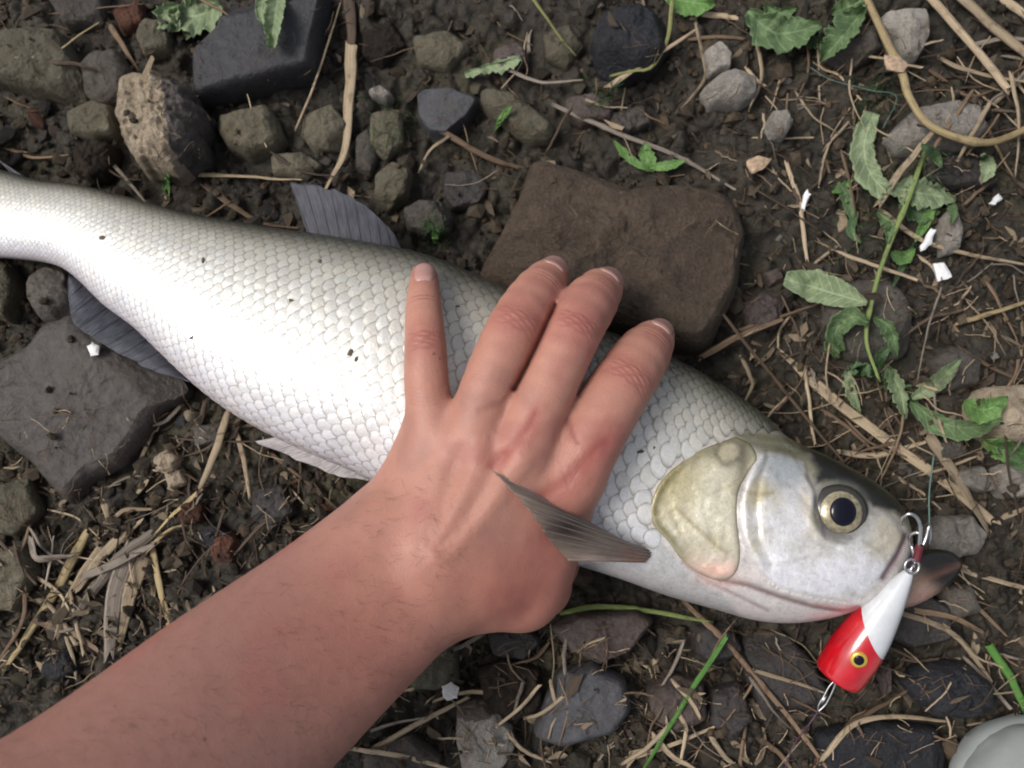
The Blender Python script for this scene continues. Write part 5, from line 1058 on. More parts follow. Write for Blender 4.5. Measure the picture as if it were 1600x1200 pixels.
def fin(name, base, outer, z_base, z_out, mat, raymat, nray, label=None, colfun=None, zmid=None, wave=0.00022, ray_r=0.00030, jag=4.0):
    """membrane between the root line and the free edge, with its rays as parts of their own"""
    nu, nv = 26, nray*4+1; bpt = catmull(base, nv); opt = catmull(outer, nv); u = np.linspace(0, 1, nu); v = np.linspace(0, 1, nv)
    XY = bpt[None]*(1-u[:, None, None])+opt[None]*u[:, None, None]
    ja = fbm(np.stack([v*nray*1.6, v*0+nray, v*0+base[0][0]], -1), 2); ax_ = opt-bpt; ax_ = ax_/(np.linalg.norm(ax_, axis=1)[:, None]+1e-6)
    XY = XY+(ax_*(jag*ja)[:, None])[None]*(u**3)[:, None, None]
    zb = np.interp(v, np.linspace(0, 1, len(z_base)), z_base)/1000; zo = np.interp(v, np.linspace(0, 1, len(z_out)), z_out)/1000
    Z = zb[None]*(1-u[:, None])+zo[None]*u[:, None]
    if zmid is not None: Z = Z+np.sin(math.pi*u)[:, None]*zmid/1000
    Z = Z+wave*np.sin(v*nray*2*math.pi)[None]*np.sqrt(u)[:, None]+0.0008*fbm(np.stack([XY[..., 0]*0.02, XY[..., 1]*0.02, XY[..., 0]*0], -1), 2)
    jag = 1+0.0*u; Wt = P(XY[..., 0], XY[..., 1], Z); Vt = Wt.reshape(-1, 3); lo = Vt-np.array([0, 0, 0.0006]); N = nu*nv; f = grid_faces(nu, nv)
    edge = [*range(nv)]+[i*nv+nv-1 for i in range(1, nu)]+[(nu-1)*nv+j for j in range(nv-2, -1, -1)]+[i*nv for i in range(nu-2, 0, -1)]
    rim = [[edge[i], edge[(i+1) % len(edge)], edge[(i+1) % len(edge)]+N, edge[i]+N] for i in range(len(edge))]
    me = mesh_np(name, np.r_[Vt, lo]-fb0, f.tolist()+(f[:, ::-1]+N).tolist()+rim, True, [mat])
    bm = bmesh.new(); bm.from_mesh(me); bmesh.ops.recalc_face_normals(bm, faces=bm.faces); bm.to_mesh(me); bm.free()
    uvv = np.stack([np.repeat(u, nv), np.tile(v, nu)], -1); uvv = np.r_[uvv, uvv]; ul = me.uv_layers.new(name='UVMap'); ix = np.empty(len(me.loops), int); me.loops.foreach_get('vertex_index', ix); ul.data.foreach_set('uv', uvv[ix].ravel())
    cc = np.ones((N, 3)) if colfun is None else colfun(XY[..., 0].ravel(), XY[..., 1].ravel(), uvv[:N, 0], uvv[:N, 1]); setcol(me, np.r_[cc, cc])
    o = link(name, me, fish)
    if label: o['label'] = label
    for r in range(nray+1):
        j = min(nv-1, r*4); W = Wt[:, j]+np.array([0, 0, 0.0001]); k_ = 6; a = np.linspace(0, 2*math.pi, k_, endpoint=False)
        tn = np.gradient(W, axis=0); tn /= np.linalg.norm(tn, axis=1)[:, None]+1e-9; sd = np.cross(tn, [0, 0, 1]); sd /= np.linalg.norm(sd, axis=1)[:, None]+1e-9; up = np.cross(sd, tn)
        rr = ray_r*np.linspace(1.3, 0.35, nu)*(1.8 if r == 0 else 1)
        Vr = W[:, None]+sd[:, None]*(np.cos(a)[None, :, None]*rr[:, None, None])+up[:, None]*(np.sin(a)[None, :, None]*rr[:, None, None])
        link('fin_ray', mesh_np('fin_ray', Vr.reshape(-1, 3)-fb0, grid_faces(nu, k_, True).tolist()+[list(range(k_)), list(range((nu-1)*k_, nu*k_))[::-1]], True, [raymat]), o)
    return o
fin('dorsal_fin', [(628,394),(604,394),(570,388),(530,381),(486,376)], [(616,366),(586,334),(545,306),(500,291),(454,288)], [24, 24, 23, 22, 21], [30, 31, 30, 27, 24], M['fin_dark'], M['ray_dark'], 9, 'dark blue grey dorsal fin folded on the mud')
fin('anal_fin', [(312,600),(285,578),(240,530),(180,480),(110,425)], [(285,593),(225,573),(160,535),(113,502),(106,440)], [20, 20, 19, 19, 18], [24, 24, 26, 27, 20], M['fin_dark'], M['ray_dark'], 10, 'dark blue grey anal fin over the slab', zmid=2)
fin('pelvic_fin', [(590,738),(545,716),(500,698),(455,680)], [(578,752),(520,740),(470,720),(398,690)], [24, 25, 25, 24], [17, 15, 14, 15], M['fin_pale'], M['ray_pale'], 6, 'pale pelvic fin folded under the belly')
fin('caudal_fin', [(-40,252),(-70,300),(-95,372)], [(42,282),(-120,60),(-170,180),(-260,250),(-270,400),(-300,520)][1:], [18, 18, 17], [12, 16, 17, 14, 10], M['fin_dark'], M['ray_dark'], 14, 'dark forked tail fin')
fin('tail_root_ray', [(40,279),(20,272)], [(-70,205),(-60,190)], [17, 17], [14, 14], M['fin_dark'], M['ray_dark'], 2, 'dark upper edge of the tail root', wave=0.0002)
def pect_col(x, y, u, v):
    c = np.ones((len(x), 3)); d = np.exp(-((x-884)/44)**2-((y-826)/26)**2); c = c*(1-0.85*d[:, None])
    e_ = np.exp(-(np.minimum(v, 1-v)/0.08)**2); c = c*(1+0.7*e_[:, None]); r = np.exp(-((u-0.05)/0.2)**2)*sstep(0.3, 1, v); c = c*(1-r[:, None])+np.array([2.2, 1.25, 1.0])*r[:, None]; return c
PECT = dict(base=[(996,858),(1012,860),(1016,868),(1008,878)], outer=[(768,735),(790,757),(822,792),(850,832),(886,876)])
# ------------------------------------------------------------------ arm and hand (one continuous surface grown from a distance field)
VOX = 0.00125
def J(x, y, z, r): return np.r_[P(x, y, z/1000), r*mpp(z/1000)]
FING = {
 'little': [J(678,672,76,38), J(667,606,77,35), J(665,542,75,32.5), J(662,480,67,28.5), J(663,432,57,22)],
 'ring':   [J(738,688,81,47), J(760,612,83,43), J(802,516,79,43.5), J(841,457,65,40), J(863,426,50,27)],
 'middle': [J(815,700,83,50), J(850,620,84,44), J(894,523,79,44.5), J(926,468,64,42), J(948,444,48,28)],
 'index':  [J(892,745,76,53), J(924,680,77,52), J(971,603,71,49), J(1008,549,58,42), J(1028,524,46,27)],
}
PALM = [
 (J(640,868,72,58), J(678,672,74,44)), (J(655,880,78,58), J(738,690,77,46)), (J(672,890,79,58), J(815,705,79,48)), (J(690,905,74,58), J(890,742,73,50)),
 (J(610,810,66,50), J(664,690,66,40)), (J(700,840,74,70), J(800,750,72,64)),
 (J(700,930,62,64), J(815,922,52,58)), (J(735,895,68,64), J(835,882,57,56)), (J(885,775,64,46), J(832,895,50,52)), (J(760,880,66,70), J(850,820,60,60)),
]
THUMB = [J(815,925,47,58), J(842,915,32,46), J(862,880,17,38), J(880,830,11,32)]
ARM = []
def arm_pt(x, y, z, half, off, rr):
    d = np.array([0.57, 0.82]); c = np.array([x, y]); a = c-d*off*half; b_ = c+d*off*half; return J(a[0], a[1], z, half*rr), J(b_[0], b_[1], z-4, half*rr), J(c[0], c[1], z, half*rr)
a0 = arm_pt(632, 884, 72, 137, 0.42, 0.56); a1 = arm_pt(520, 983, 84, 146, 0.40, 0.60); a2 = arm_pt(372, 1108, 106, 164, 0.37, 0.65); a3 = arm_pt(130, 1312, 145, 192, 0.34, 0.68); a4 = arm_pt(-180, 1560, 185, 262, 0.3, 0.72)
for k in range(3):
    ch = catmull(np.array([a0[k], a1[k], a2[k], a3[k], a4[k]]), 29); ARM += [(ch[i], ch[i+1]) for i in range(28)]
allj = np.array([q for ch in FING.values() for q in ch]+[q for ab in PALM+ARM for q in ab]+THUMB)
lo3 = (allj[:, :3]-allj[:, 3:4]).min(0)-0.012; hi3 = (allj[:, :3]+allj[:, 3:4]).max(0)+0.012; lo3[0] = max(lo3[0], -0.27); lo3[1] = max(lo3[1], -0.27)
dims = np.ceil((hi3-lo3)/VOX).astype(int)+1
def axis(k): return (lo3[k]+VOX*np.arange(dims[k])).astype(np.float32)
AX = [axis(k) for k in range(3)]
FAR = 0.02
def box_slice(a, b_, pad):
    l = np.minimum(a[:3]-a[3], b_[:3]-b_[3])-pad; h = np.maximum(a[:3]+a[3], b_[:3]+b_[3])+pad
    i0 = np.clip(np.floor((l-lo3)/VOX).astype(int), 0, dims); i1 = np.clip(np.ceil((h-lo3)/VOX).astype(int)+1, 0, dims); return tuple(slice(p, q) for p, q in zip(i0, i1))
def cone(a, b_, sl):
    X = AX[0][sl[0]][:, None, None]; Y = AX[1][sl[1]][None, :, None]; Z = AX[2][sl[2]][None, None, :]
    e = (b_[:3]-a[:3]).astype(np.float32); L2 = float(e@e)+1e-12
    t = np.clip(((X-a[0])*e[0]+(Y-a[1])*e[1]+(Z-a[2])*e[2])/L2, 0, 1)
    return np.sqrt((X-a[0]-t*e[0])**2+(Y-a[1]-t*e[1])**2+(Z-a[2]-t*e[2])**2)-(a[3]+(b_[3]-a[3])*t)
def smin(a, b_, k):
    h = np.clip(0.5+0.5*(b_-a)/k, 0, 1); return b_*(1-h)+a*h-k*h*(1-h)
def add(F, a, b_, k):
    sl = box_slice(a, b_, k+0.008); 
    if all(s.stop > s.start for s in sl): F[sl] = smin(F[sl], np.minimum(cone(a, b_, sl), FAR).astype(np.float32), k)
FA = np.full(dims, FAR, np.float32)
FAk = []
for k in range(3):
    f1 = np.full(dims, FAR, np.float32)
    for a, b_ in ARM[k*28:(k+1)*28]: add(f1, a, b_, 0.00002)
    FA = smin(FA, f1, 0.012); del f1
for a, b_ in PALM: add(FA, a, b_, 0.009)
for k in range(3): add(FA, THUMB[k], THUMB[k+1], 0.006)
FF_ = np.full(dims, FAR, np.float32)
for ch in FING.values():
    f1 = np.full(dims, FAR, np.float32); 
    pts = catmull(np.array(ch), 13)
    for k in range(len(pts)-1): add(f1, pts[k], pts[k+1], 0.0012)
    FF_ = smin(FF_, f1, 0.0024); del f1
# fingers melt into the palm only near the knuckles
FA = smin(FA, FF_, 0.0055); del FF_
def surface_nets(F):
    s = F < 0
    c = np.zeros(tuple(d-1 for d in F.shape), np.int8)
    for a in (0, 1):
        for b_ in (0, 1):
            for d in (0, 1): c += s[a:a+F.shape[0]-1, b_:b_+F.shape[1]-1, d:d+F.shape[2]-1]
    cell = np.argwhere((c > 0) & (c < 8)); idn = np.full(c.shape, -1, np.int64); idn[tuple(cell.T)] = np.arange(len(cell))
    acc = np.zeros((len(cell), 3)); cnt = np.zeros(len(cell))
    cor = [np.array([a, b_, d]) for a in (0, 1) for b_ in (0, 1) for d in (0, 1)]
    for i in range(8):
        for j in range(i+1, 8):
            if np.abs(cor[i]-cor[j]).sum() != 1: continue
            fa = F[tuple((cell+cor[i]).T)]; fb = F[tuple((cell+cor[j]).T)]; m = (fa < 0) != (fb < 0)
            t = np.where(m, fa/(fa-fb+1e-20), 0)[:, None]; acc += np.where(m[:, None], cor[i]+(cor[j]-cor[i])*t, 0); cnt += m
    V = lo3+VOX*(cell+acc/cnt[:, None]); faces = []
    for ax in range(3):
        o1, o2 = (ax+1) % 3, (ax+2) % 3; sl0 = [slice(None)]*3; sl1 = [slice(None)]*3; sl0[ax] = slice(0, -1); sl1[ax] = slice(1, None)
        ch = s[tuple(sl0)] != s[tuple(sl1)]; e = np.argwhere(ch); e = e[(e[:, o1] > 0) & (e[:, o2] > 0) & (e[:, o1] < F.shape[o1]-1) & (e[:, o2] < F.shape[o2]-1)]
        d1 = np.zeros(3, int); d1[o1] = 1; d2 = np.zeros(3, int); d2[o2] = 1
        q = np.stack([idn[tuple(e.T)], idn[tuple((e-d1).T)], idn[tuple((e-d1-d2).T)], idn[tuple((e-d2).T)]], -1)
        fl = s[tuple(e.T)]; q[~fl] = q[~fl][:, ::-1]; faces.append(q)
    f = np.concatenate(faces); return V, f[(f >= 0).all(1)]
HV, HFc = surface_nets(FA); del FA
hme = mesh_np('arm_raw', HV, HFc); ho = link('arm_raw', hme)
md = ho.modifiers.new('s', 'SMOOTH'); md.factor = 0.5; md.iterations = 7
md = ho.modifiers.new('ss', 'SUBSURF'); md.levels = 1; md.render_levels = 1
dg = bpy.context.evaluated_depsgraph_get(); arm_me = bpy.data.meshes.new_from_object(ho.evaluated_get(dg)); bpy.data.objects.remove(ho); bpy.data.meshes.remove(hme); arm_me.name = 'arm'
nv_ = len(arm_me.vertices); V = np.empty(nv_*3); arm_me.vertices.foreach_get('co', V); V = V.reshape(-1, 3); N = np.empty(nv_*3); arm_me.vertices.foreach_get('normal', N); N = N.reshape(-1, 3)
disp = np.zeros(nv_); px_ = PX(V); hx, hy = px_[:, 0], px_[:, 1]
upm = np.clip(N[:, 2]*1.6, 0, 1); K = mpp(0.08)
# skin colour
sk = np.tile(np.array([0.43, 0.225, 0.165]), (nv_, 1))
nz1 = fbm(V*45, 3); nz2 = fbm(V*260+3, 2)
def skin(mask, col, amt=1.0):
    global sk
    m = np.clip(mask*amt, 0, 1)[:, None]; sk = sk*(1-m)+np.array(col)*m
arm_m = sstep(600, 420, hx); skin(arm_m, (0.295, 0.160, 0.128), 0.8)
skin(sstep(0.05, 0.5, nz1), (0.35, 0.150, 0.122), 0.6); skin(sstep(0.05, 0.6, -nz1), (0.295, 0.160, 0.128), 0.5)
for nm, ch in FING.items():
    pip = (ch[2]); d = ch[3][:3]-ch[1][:3]; d /= np.linalg.norm(d); a = np.cross([0, 0, 1], d); a /= np.linalg.norm(a)
    rel_ = V-pip[:3]; u_ = rel_@d; v_ = rel_@a; near = np.exp(-(v_/(pip[3]*0.95))**4)*np.exp(-(u_/0.010)**4)*upm
    for k, (o, dp, w) in enumerate([(-0.0040, 0.35, 0.0006), (-0.0022, 0.55, 0.0006), (-0.0006, 0.65, 0.0007), (0.0013, 0.60, 0.0006), (0.0031, 0.40, 0.0006)]):
        curve = (1 if o > 0 else -1)*(v_**2)*18*abs(o)/0.004*0.4; wv = 0.0004*np.sin(v_*900+k*2)
        ln = np.exp(-((u_-o-curve-wv)/w)**2)*near*np.exp(-(v_/(pip[3]*0.75))**4); disp -= ln*dp*0.0006; skin(ln, (0.23, 0.072, 0.058), 0.55)
    disp += 0.0006*np.exp(-(u_/0.006)**2-(v_/(pip[3]*0.8))**2)*upm
    skin(near, (0.35, 0.125, 0.10), 0.40)
    dip = ch[3]; rel_ = V-dip[:3]; d2 = ch[4][:3]-ch[2][:3]; d2 /= np.linalg.norm(d2); u_ = rel_@d2; v_ = rel_@a
    for o in (-0.0012, 0.0008): ln = np.exp(-((u_-o)/0.0006)**2)*np.exp(-(v_/(dip[3]*0.8))**4)*upm; disp -= ln*0.00030; skin(ln, (0.24, 0.09, 0.07), 0.35)
    tp = ch[4]; dd = np.linalg.norm(V-tp[:3], axis=1); skin(np.exp(-(dd/0.011)**4), (0.37, 0.13, 0.11), 0.55)
    # fine lines across the first phalanx
    m1 = np.exp(-(np.linalg.norm(V-ch[1][:3], axis=1)/0.013)**4)*upm; uu_ = (V-ch[1][:3])@d
    disp -= m1*0.00010*(0.5+0.5*np.sin(uu_*4200+3*nz2))
def stroke(pts, w, dp, col, amt):
    pa = np.array(pts); sel = (hx > pa[:, 0].min()-3*w-4) & (hx < pa[:, 0].max()+3*w+4) & (hy > pa[:, 1].min()-3*w-4) & (hy < pa[:, 1].max()+3*w+4); l = np.full(nv_, 1e3); l[sel] = seg_dist(catmull(pts, 12), hx[sel], hy[sel])+0.25*w*nz2[sel]; m = np.exp(-(l/w)**2)*np.clip(N[:, 2]*3, 0, 1); 
    globals()['disp'] = disp-m*dp; skin(m, col, amt)
stroke([(838,646),(826,668),(808,690),(786,714),(768,728)], 8, 0.0005, (0.25, 0.062, 0.052), 0.65)
stroke([(838,640),(812,684),(775,724)], 15, 0, (0.35, 0.105, 0.085), 0.45)
stroke([(945,690),(920,715),(900,738),(870,762),(845,778)], 11, 0.0006, (0.26, 0.062, 0.05), 0.65)
stroke([(960,690),(915,745),(870,800),(850,860)], 34, 0, (0.34, 0.105, 0.085), 0.45)
stroke([(803,608),(794,622),(775,633),(750,640)], 5, 0.0003, (0.25, 0.08, 0.065), 0.3)
stroke([(888,655),(893,675),(903,690)], 4, 0.0004, (0.25, 0.08, 0.065), 0.5)
stroke([(864,484),(843,530),(822,572),(803,608)], 4, 0, (0.20, 0.06, 0.05), 0.5)  # shade of the gap between ring and middle finger, painted into the skin
for k in range(9): stroke([(893+2*k,655+9*k),(880+1.5*k,690+8*k),(872+2*k,718+6*k)], 1.5, 0.00018, (0.26, 0.10, 0.08), 0.25)
for k in range(5): stroke([(640,606+6*k),(665,610+6*k),(694,604+6*k)], 1.5, 0.00014, (0.27, 0.11, 0.09), 0.2)
stroke([(690,690),(672,780),(650,850)], 20, -0.0010, (0.325, 0.152, 0.125), 0); stroke([(755,700),(715,790),(672,860)], 18, -0.0013, (0.325, 0.152, 0.125), 0); stroke([(815,720),(750,810),(690,870)], 18, -0.0013, (0.325, 0.152, 0.125), 0)
stroke([(720,700),(690,800),(660,860)], 14, 0.0008, (0.325, 0.152, 0.125), 0); stroke([(785,715),(735,800),(690,855)], 14, 0.0010, (0.325, 0.152, 0.125), 0)
skin(np.exp(-((hx-820)/110)**2-((hy-920)/70)**2), (0.35, 0.115, 0.085), 0.6); skin(np.exp(-((hx-560)/140)**2-((hy-1010)/120)**2), (0.34, 0.13, 0.095), 0.5)
for (x, y, r) in [(678,553,2.2),(687,560,1.6),(855,1152,3),(320,1155,3)]: skin(np.exp(-(np.hypot(hx-x, hy-y)/r)**4)*upm, (0.08, 0.035, 0.03), 0.8)
sk *= (1+0.05*nz2[:, None])*np.array([1.02, 0.96, 0.98]); disp += 0.00006*nz2
V = V+N*disp[:, None]
gap = seg_dist([(868,476),(845,527),(823,571),(804,606)], hx, hy); V[:, 2] -= 0.0055*np.exp(-(gap/4.0)**2)*(V[:, 2] > 0.045)
def skin_mat():
    m, t, b = new_mat('skin'); a = t.nodes.new('ShaderNodeVertexColor'); a.layer_name = 'Col'; tc = t.nodes.new('ShaderNodeTexCoord')
    n1 = noise(t, tc.outputs['Object'], 1500, 3, 0.6); vo = t.nodes.new('ShaderNodeTexVoronoi'); vo.inputs['Scale'].default_value = 1100; t.links.new(tc.outputs['Object'], vo.inputs['Vector'])
    c = mixc(t, 0.5, a.outputs[0], ramp(t, [(0.35, (0.90, 0.86, 0.84)), (0.65, (1.06, 1.05, 1.05))], n1), 'MULTIPLY'); t.links.new(c, b.inputs['Base Color'])
    b.inputs['Subsurface Weight'].default_value = 0.35; b.inputs['Subsurface Radius'].default_value = (1.0, 0.35, 0.2); b.inputs['Subsurface Scale'].default_value = 0.003
    b.inputs['Roughness'].default_value = 0.52; b.inputs['Specular IOR Level'].default_value = 0.40
    p = bump(t, b, vo.outputs['Distance'], 0.25, 0.0003); bump(t, b, n1, 0.25, 0.0003, p); return m
M['skin'] = skin_mat()
c0 = V.min(0); c0 = np.array([P(640, 880, 0.0)[0], P(640, 880, 0.0)[1], 0.0])
person = bpy.data.objects.new('person', None); COL.objects.link(person); person.location = c0; person.empty_display_size = 0.05
tag(person, 'bare forearm and spread hand pressing down on the fish', 'person')
arm_me.vertices.foreach_set('co', (V-c0).ravel()); arm_me.materials.clear(); arm_me.materials.append(M['skin']); arm_me.polygons.foreach_set('use_smooth', np.ones(len(arm_me.polygons), bool)); setcol(arm_me, sk); arm_me.update()
arm = link('arm', arm_me, person)
_fv = np.empty(len(arm_me.loops), int); arm_me.loops.foreach_get('vertex_index', _fv)
ARM_BVH = BVHTree.FromPolygons(V.tolist(), _fv.reshape(-1, 4).tolist())
# nails
M['nail'] = plain('fingernail', (0.47, 0.265, 0.235), 0.30, coat=0.4, nsc=500, nstr=0.1)
M['nail_tip'] = plain('nail_edge', (0.62, 0.50, 0.44), 0.4)
def nail(c, d, nr, hw, hl, base_l):
    d = np.array(d, float); nr = np.array(nr, float); nr /= np.linalg.norm(nr); d = d-nr*(d@nr); d /= np.linalg.norm(d); a = np.cross(nr, d)
    n, m = 17, 15; u = np.linspace(-1, 1, n); v = np.linspace(-1, 1, m); P_ = []; 
    for x in u:
        wv = hw*(1-0.10*(x < -0.2)*((-x-0.2)/0.8)**2*3.0)*(math.sqrt(max(0.04, 1-max(0, (x-0.62)/0.40)**2)))
        for y in v:
            q = np.array(c)+d*x*hl+a*y*wv+nr*0.012; h = ARM_BVH.ray_cast(Vector(q), Vector(-nr))
            hit = np.array(h[0]) if h[0] is not None and h[3] < 0.020 else np.array(c)+d*x*hl+a*y*wv-nr*0.002
            edge = min(1, (1-abs(y))*5)*min(1, (x+1)*4+0.15); P_.append(hit+nr*(0.00005+0.00045*edge))
    P_ = np.array(P_); low = P_-nr*0.0008; f = grid_faces(n, m); Nn = n*m
    ed = [*range(m)]+[i*m+m-1 for i in range(1, n)]+[(n-1)*m+j for j in range(m-2, -1, -1)]+[i*m for i in range(n-2, 0, -1)]
    me = mesh_np('fingernail', np.r_[P_, low]-c0, f.tolist()+(f[:, ::-1]+Nn).tolist()+[[ed[i], ed[(i+1) % len(ed)], ed[(i+1) % len(ed)]+Nn, ed[i]+Nn] for i in range(len(ed))], True, [M['nail'], M['nail_tip']])
    bm = bmesh.new(); bm.from_mesh(me); bmesh.ops.recalc_face_normals(bm, faces=bm.faces); bm.to_mesh(me); bm.free()
    return link('fingernail', me, arm)
for nm, tl, hw, hl, (cx, cy, cz) in (('little', 0.30, 0.0045, 0.0062, (663,424,64)), ('ring', 0.80, 0.0062, 0.0066, (868,417,56)), ('middle', 0.80, 0.0064, 0.0066, (953,434,55)), ('index', 0.75, 0.0060, 0.0064, (1032,513,52))):
    ch = FING[nm]; d = ch[4][:3]-ch[3][:3]; dxy = np.array([d[0], d[1], 0]); dxy /= np.linalg.norm(dxy)
    nr = np.array([0, 0, 1.0])+dxy*tl; nail(P(cx, cy, cz/1000), d, nr, hw, hl, 0)
# fine arm hair, too fine to count
VV, FFh = [], []; r_ = np.random.default_rng(6); off = 0; nn = 0
while nn < 900:
    x, y = r_.uniform(0, 720), r_.uniform(740, 1190); o_ = Vector(CAM); tdir = Vector(P(x, y, 0.0)-CAM).normalized(); h = ARM_BVH.ray_cast(o_, tdir); nn += 1
    if h[0] is None or h[0].z < 0.05: continue
    p = np.array(h[0]); n_ = np.array(h[1]); n_ = n_ if n_[2] > 0 else -n_
    t_ = np.array([0.75, -0.2, 0])+r_.normal(0, 0.35, 3); t_ -= n_*(t_@n_); t_ /= np.linalg.norm(t_); L_ = r_.uniform(0.003, 0.007); kk = 5; s_ = np.linspace(0, 1, kk)[:, None]
    W = p+t_*L_*s_+n_*(0.0012*np.sin(s_*2.4)); sd = np.cross(t_, n_); wdh = 0.00004*np.linspace(1, 0.2, kk)[:, None]
    VV.append(np.stack([W+sd*wdh, W+n_*wdh, W-sd*wdh], 1).reshape(-1, 3)-c0); FFh.append(grid_faces(kk, 3, True)+off); off += 3*kk
M['hair'] = plain('arm_hair', (0.03, 0.02, 0.016), 0.5)
hr = link('arm_hair', mesh_np('arm_hair', np.concatenate(VV), np.concatenate(FFh), True, [M['hair']]), arm); hr['kind'] = 'stuff'
# the pectoral fin lies over the thumb side of the hand
def top_z(x, y):
    best = 0.0; d = Vector(P(x, y, 0.0)-CAM).normalized()
    for b_ in (ARM_BVH, FISH_BVH):
        h = b_.ray_cast(Vector(CAM), d)
        if h[0] is not None: best = max(best, h[0].z)
    return best
zo = [max(top_z(x, y), top_z(x+14, y+5))*1000+4 for x, y in PECT['outer']]; zb = [top_z(x, y)*1000+1.0 for x, y in PECT['base']]
print('pect z', zo, zb)
zo[-1] = max(zo[-1], 44)
fin('pectoral_fin', PECT['base'], PECT['outer'], zb, zo, M['fin_pect'], M['ray_pect'], 9, 'translucent brown grey pectoral fin lying over the hand', pect_col, zmid=7, wave=0.00025, ray_r=0.00032, jag=6.0)
# ------------------------------------------------------------------ lower jaw
def shell(name, st, mat, parent, origin, colfun=None, n=28, nseg=28, label=None):
    """closed body through stations (x1,y1,x2,y2,half_thickness_mm,z_mm)"""
    q = catmull(np.array(st, float), n); a = np.linspace(0, 2*math.pi, nseg, endpoint=False)
    T = P(q[:, 0], q[:, 1], q[:, 5]/1000); B_ = P(q[:, 2], q[:, 3], q[:, 5]/1000); C = (T+B_)/2; D_ = (T-B_)/2
    V_ = C[:, None]+D_[:, None]*np.cos(a)[None, :, None]; V_[..., 2] += q[:, 4:5]/1000*np.sin(a)[None]
    me = mesh_np(name, V_.reshape(-1, 3)-origin, grid_faces(n, nseg, True).tolist()+[list(range(nseg)), list(range((n-1)*nseg, n*nseg))[::-1]], True, [mat])
    bm = bmesh.new(); bm.from_mesh(me); bmesh.ops.recalc_face_normals(bm, faces=bm.faces); bm.to_mesh(me); bm.free()
    w = PX(V_.reshape(-1, 3)); 
    if colfun: setcol(me, colfun(w[:, 0], w[:, 1], V_.reshape(-1, 3)[:, 2]))
    o = link(name, me, parent)
    if label: o['label'] = label
    return o
def jaw_col(x, y, z):
    c = np.tile([0.22, 0.155, 0.11], (len(x), 1)); n_ = fbm(np.stack([x*0.05, y*0.05, x*0], -1), 3)
    def mx(m, col):
        nonlocal c
        m = np.clip(m, 0, 1)[:, None]; c = c*(1-m)+np.array(col)*m
    mx(sstep(0, 0.5, n_)*0.5, (0.40, 0.30, 0.20)); mx(sstep(1395, 1440, x-0.9*(y-872)), (0.012, 0.010, 0.008)); mx(sstep(900, 938, y)*sstep(1490, 1440, x)*0.8, (0.42, 0.24, 0.20))
    mx(np.exp(-((y-(918-0.35*(x-1400)))/4)**2)*0.5, (0.26, 0.12, 0.07)); return c
shell('lower_jaw', [(1300,925,1290,962,9,20),(1345,908,1335,957,9.5,20),(1385,892,1378,953,9,20),(1420,868,1415,950,8,20.5),(1455,858,1450,936,7,21),(1484,861,1482,914,5,22),(1501,874,1500,892,2,22.5)], M['fish_skin'], fish, fb0, jaw_col, label='pinkish lower jaw with dark tip')
M['mouth'] = plain('mouth_lining', (0.10, 0.04, 0.045), 0.4, coat=0.3)
shell('mouth_lining', [(1396,862,1360,915,5,26),(1412,858,1385,908,5,25),(1428,862,1405,900,4,24),(1440,868,1425,892,2,23)], M['mouth'], fish, fb0)
# ------------------------------------------------------------------ lure
M['lure_white'] = plain('white_lure_paint', (0.60, 0.62, 0.64), 0.25, coat=0.7, nsc=120, nstr=0.12); M['lure_red'] = plain('red_lure_paint', (0.50, 0.006, 0.014), 0.2, coat=0.9, nsc=150, nstr=0.25)
M['steel'] = plain('steel_wire', (0.62, 0.62, 0.62), 0.28, metal=1.0); M['thread'] = plain('dark_red_thread', (0.11, 0.012, 0.02), 0.6); M['gold'] = plain('gold_eye', (0.62, 0.42, 0.06), 0.3, metal=0.4, coat=0.5)
lt = P(1423, 890, 0.046); lf = P(1309, 1057, 0.026); lax = lf-lt; LL = np.linalg.norm(lax); lax /= LL; lsd = np.cross(lax, [0, 0, 1]); lsd /= np.linalg.norm(lsd); lup = np.cross(lsd, lax)
lure = bpy.data.objects.new('fishing_lure', None); COL.objects.link(lure); lo_ = (lt+lf)/2; lo_[2] = 0.012; lure.location = lo_; lure.empty_display_size = 0.02
tag(lure, 'red and white popper fishing lure hanging from the fish mouth', 'fishing lure')
tk = [0, 0.04, 0.15, 0.35, 0.55, 0.75, 0.9, 0.985, 1.0]; rk = np.array([3, 8.5, 16, 27, 35.5, 40, 39.5, 38, 36.5])*mpp(0.033)
def lure_r(t): return np.interp(t, np.linspace(0, 1, 200), catmull(np.stack([tk, rk], -1), 400)[np.searchsorted(catmull(np.stack([tk, rk], -1), 400)[:, 0], np.linspace(0, 1, 200)).clip(0, 399), 1])
LA = np.linspace(0, 2*math.pi, 56, endpoint=False)
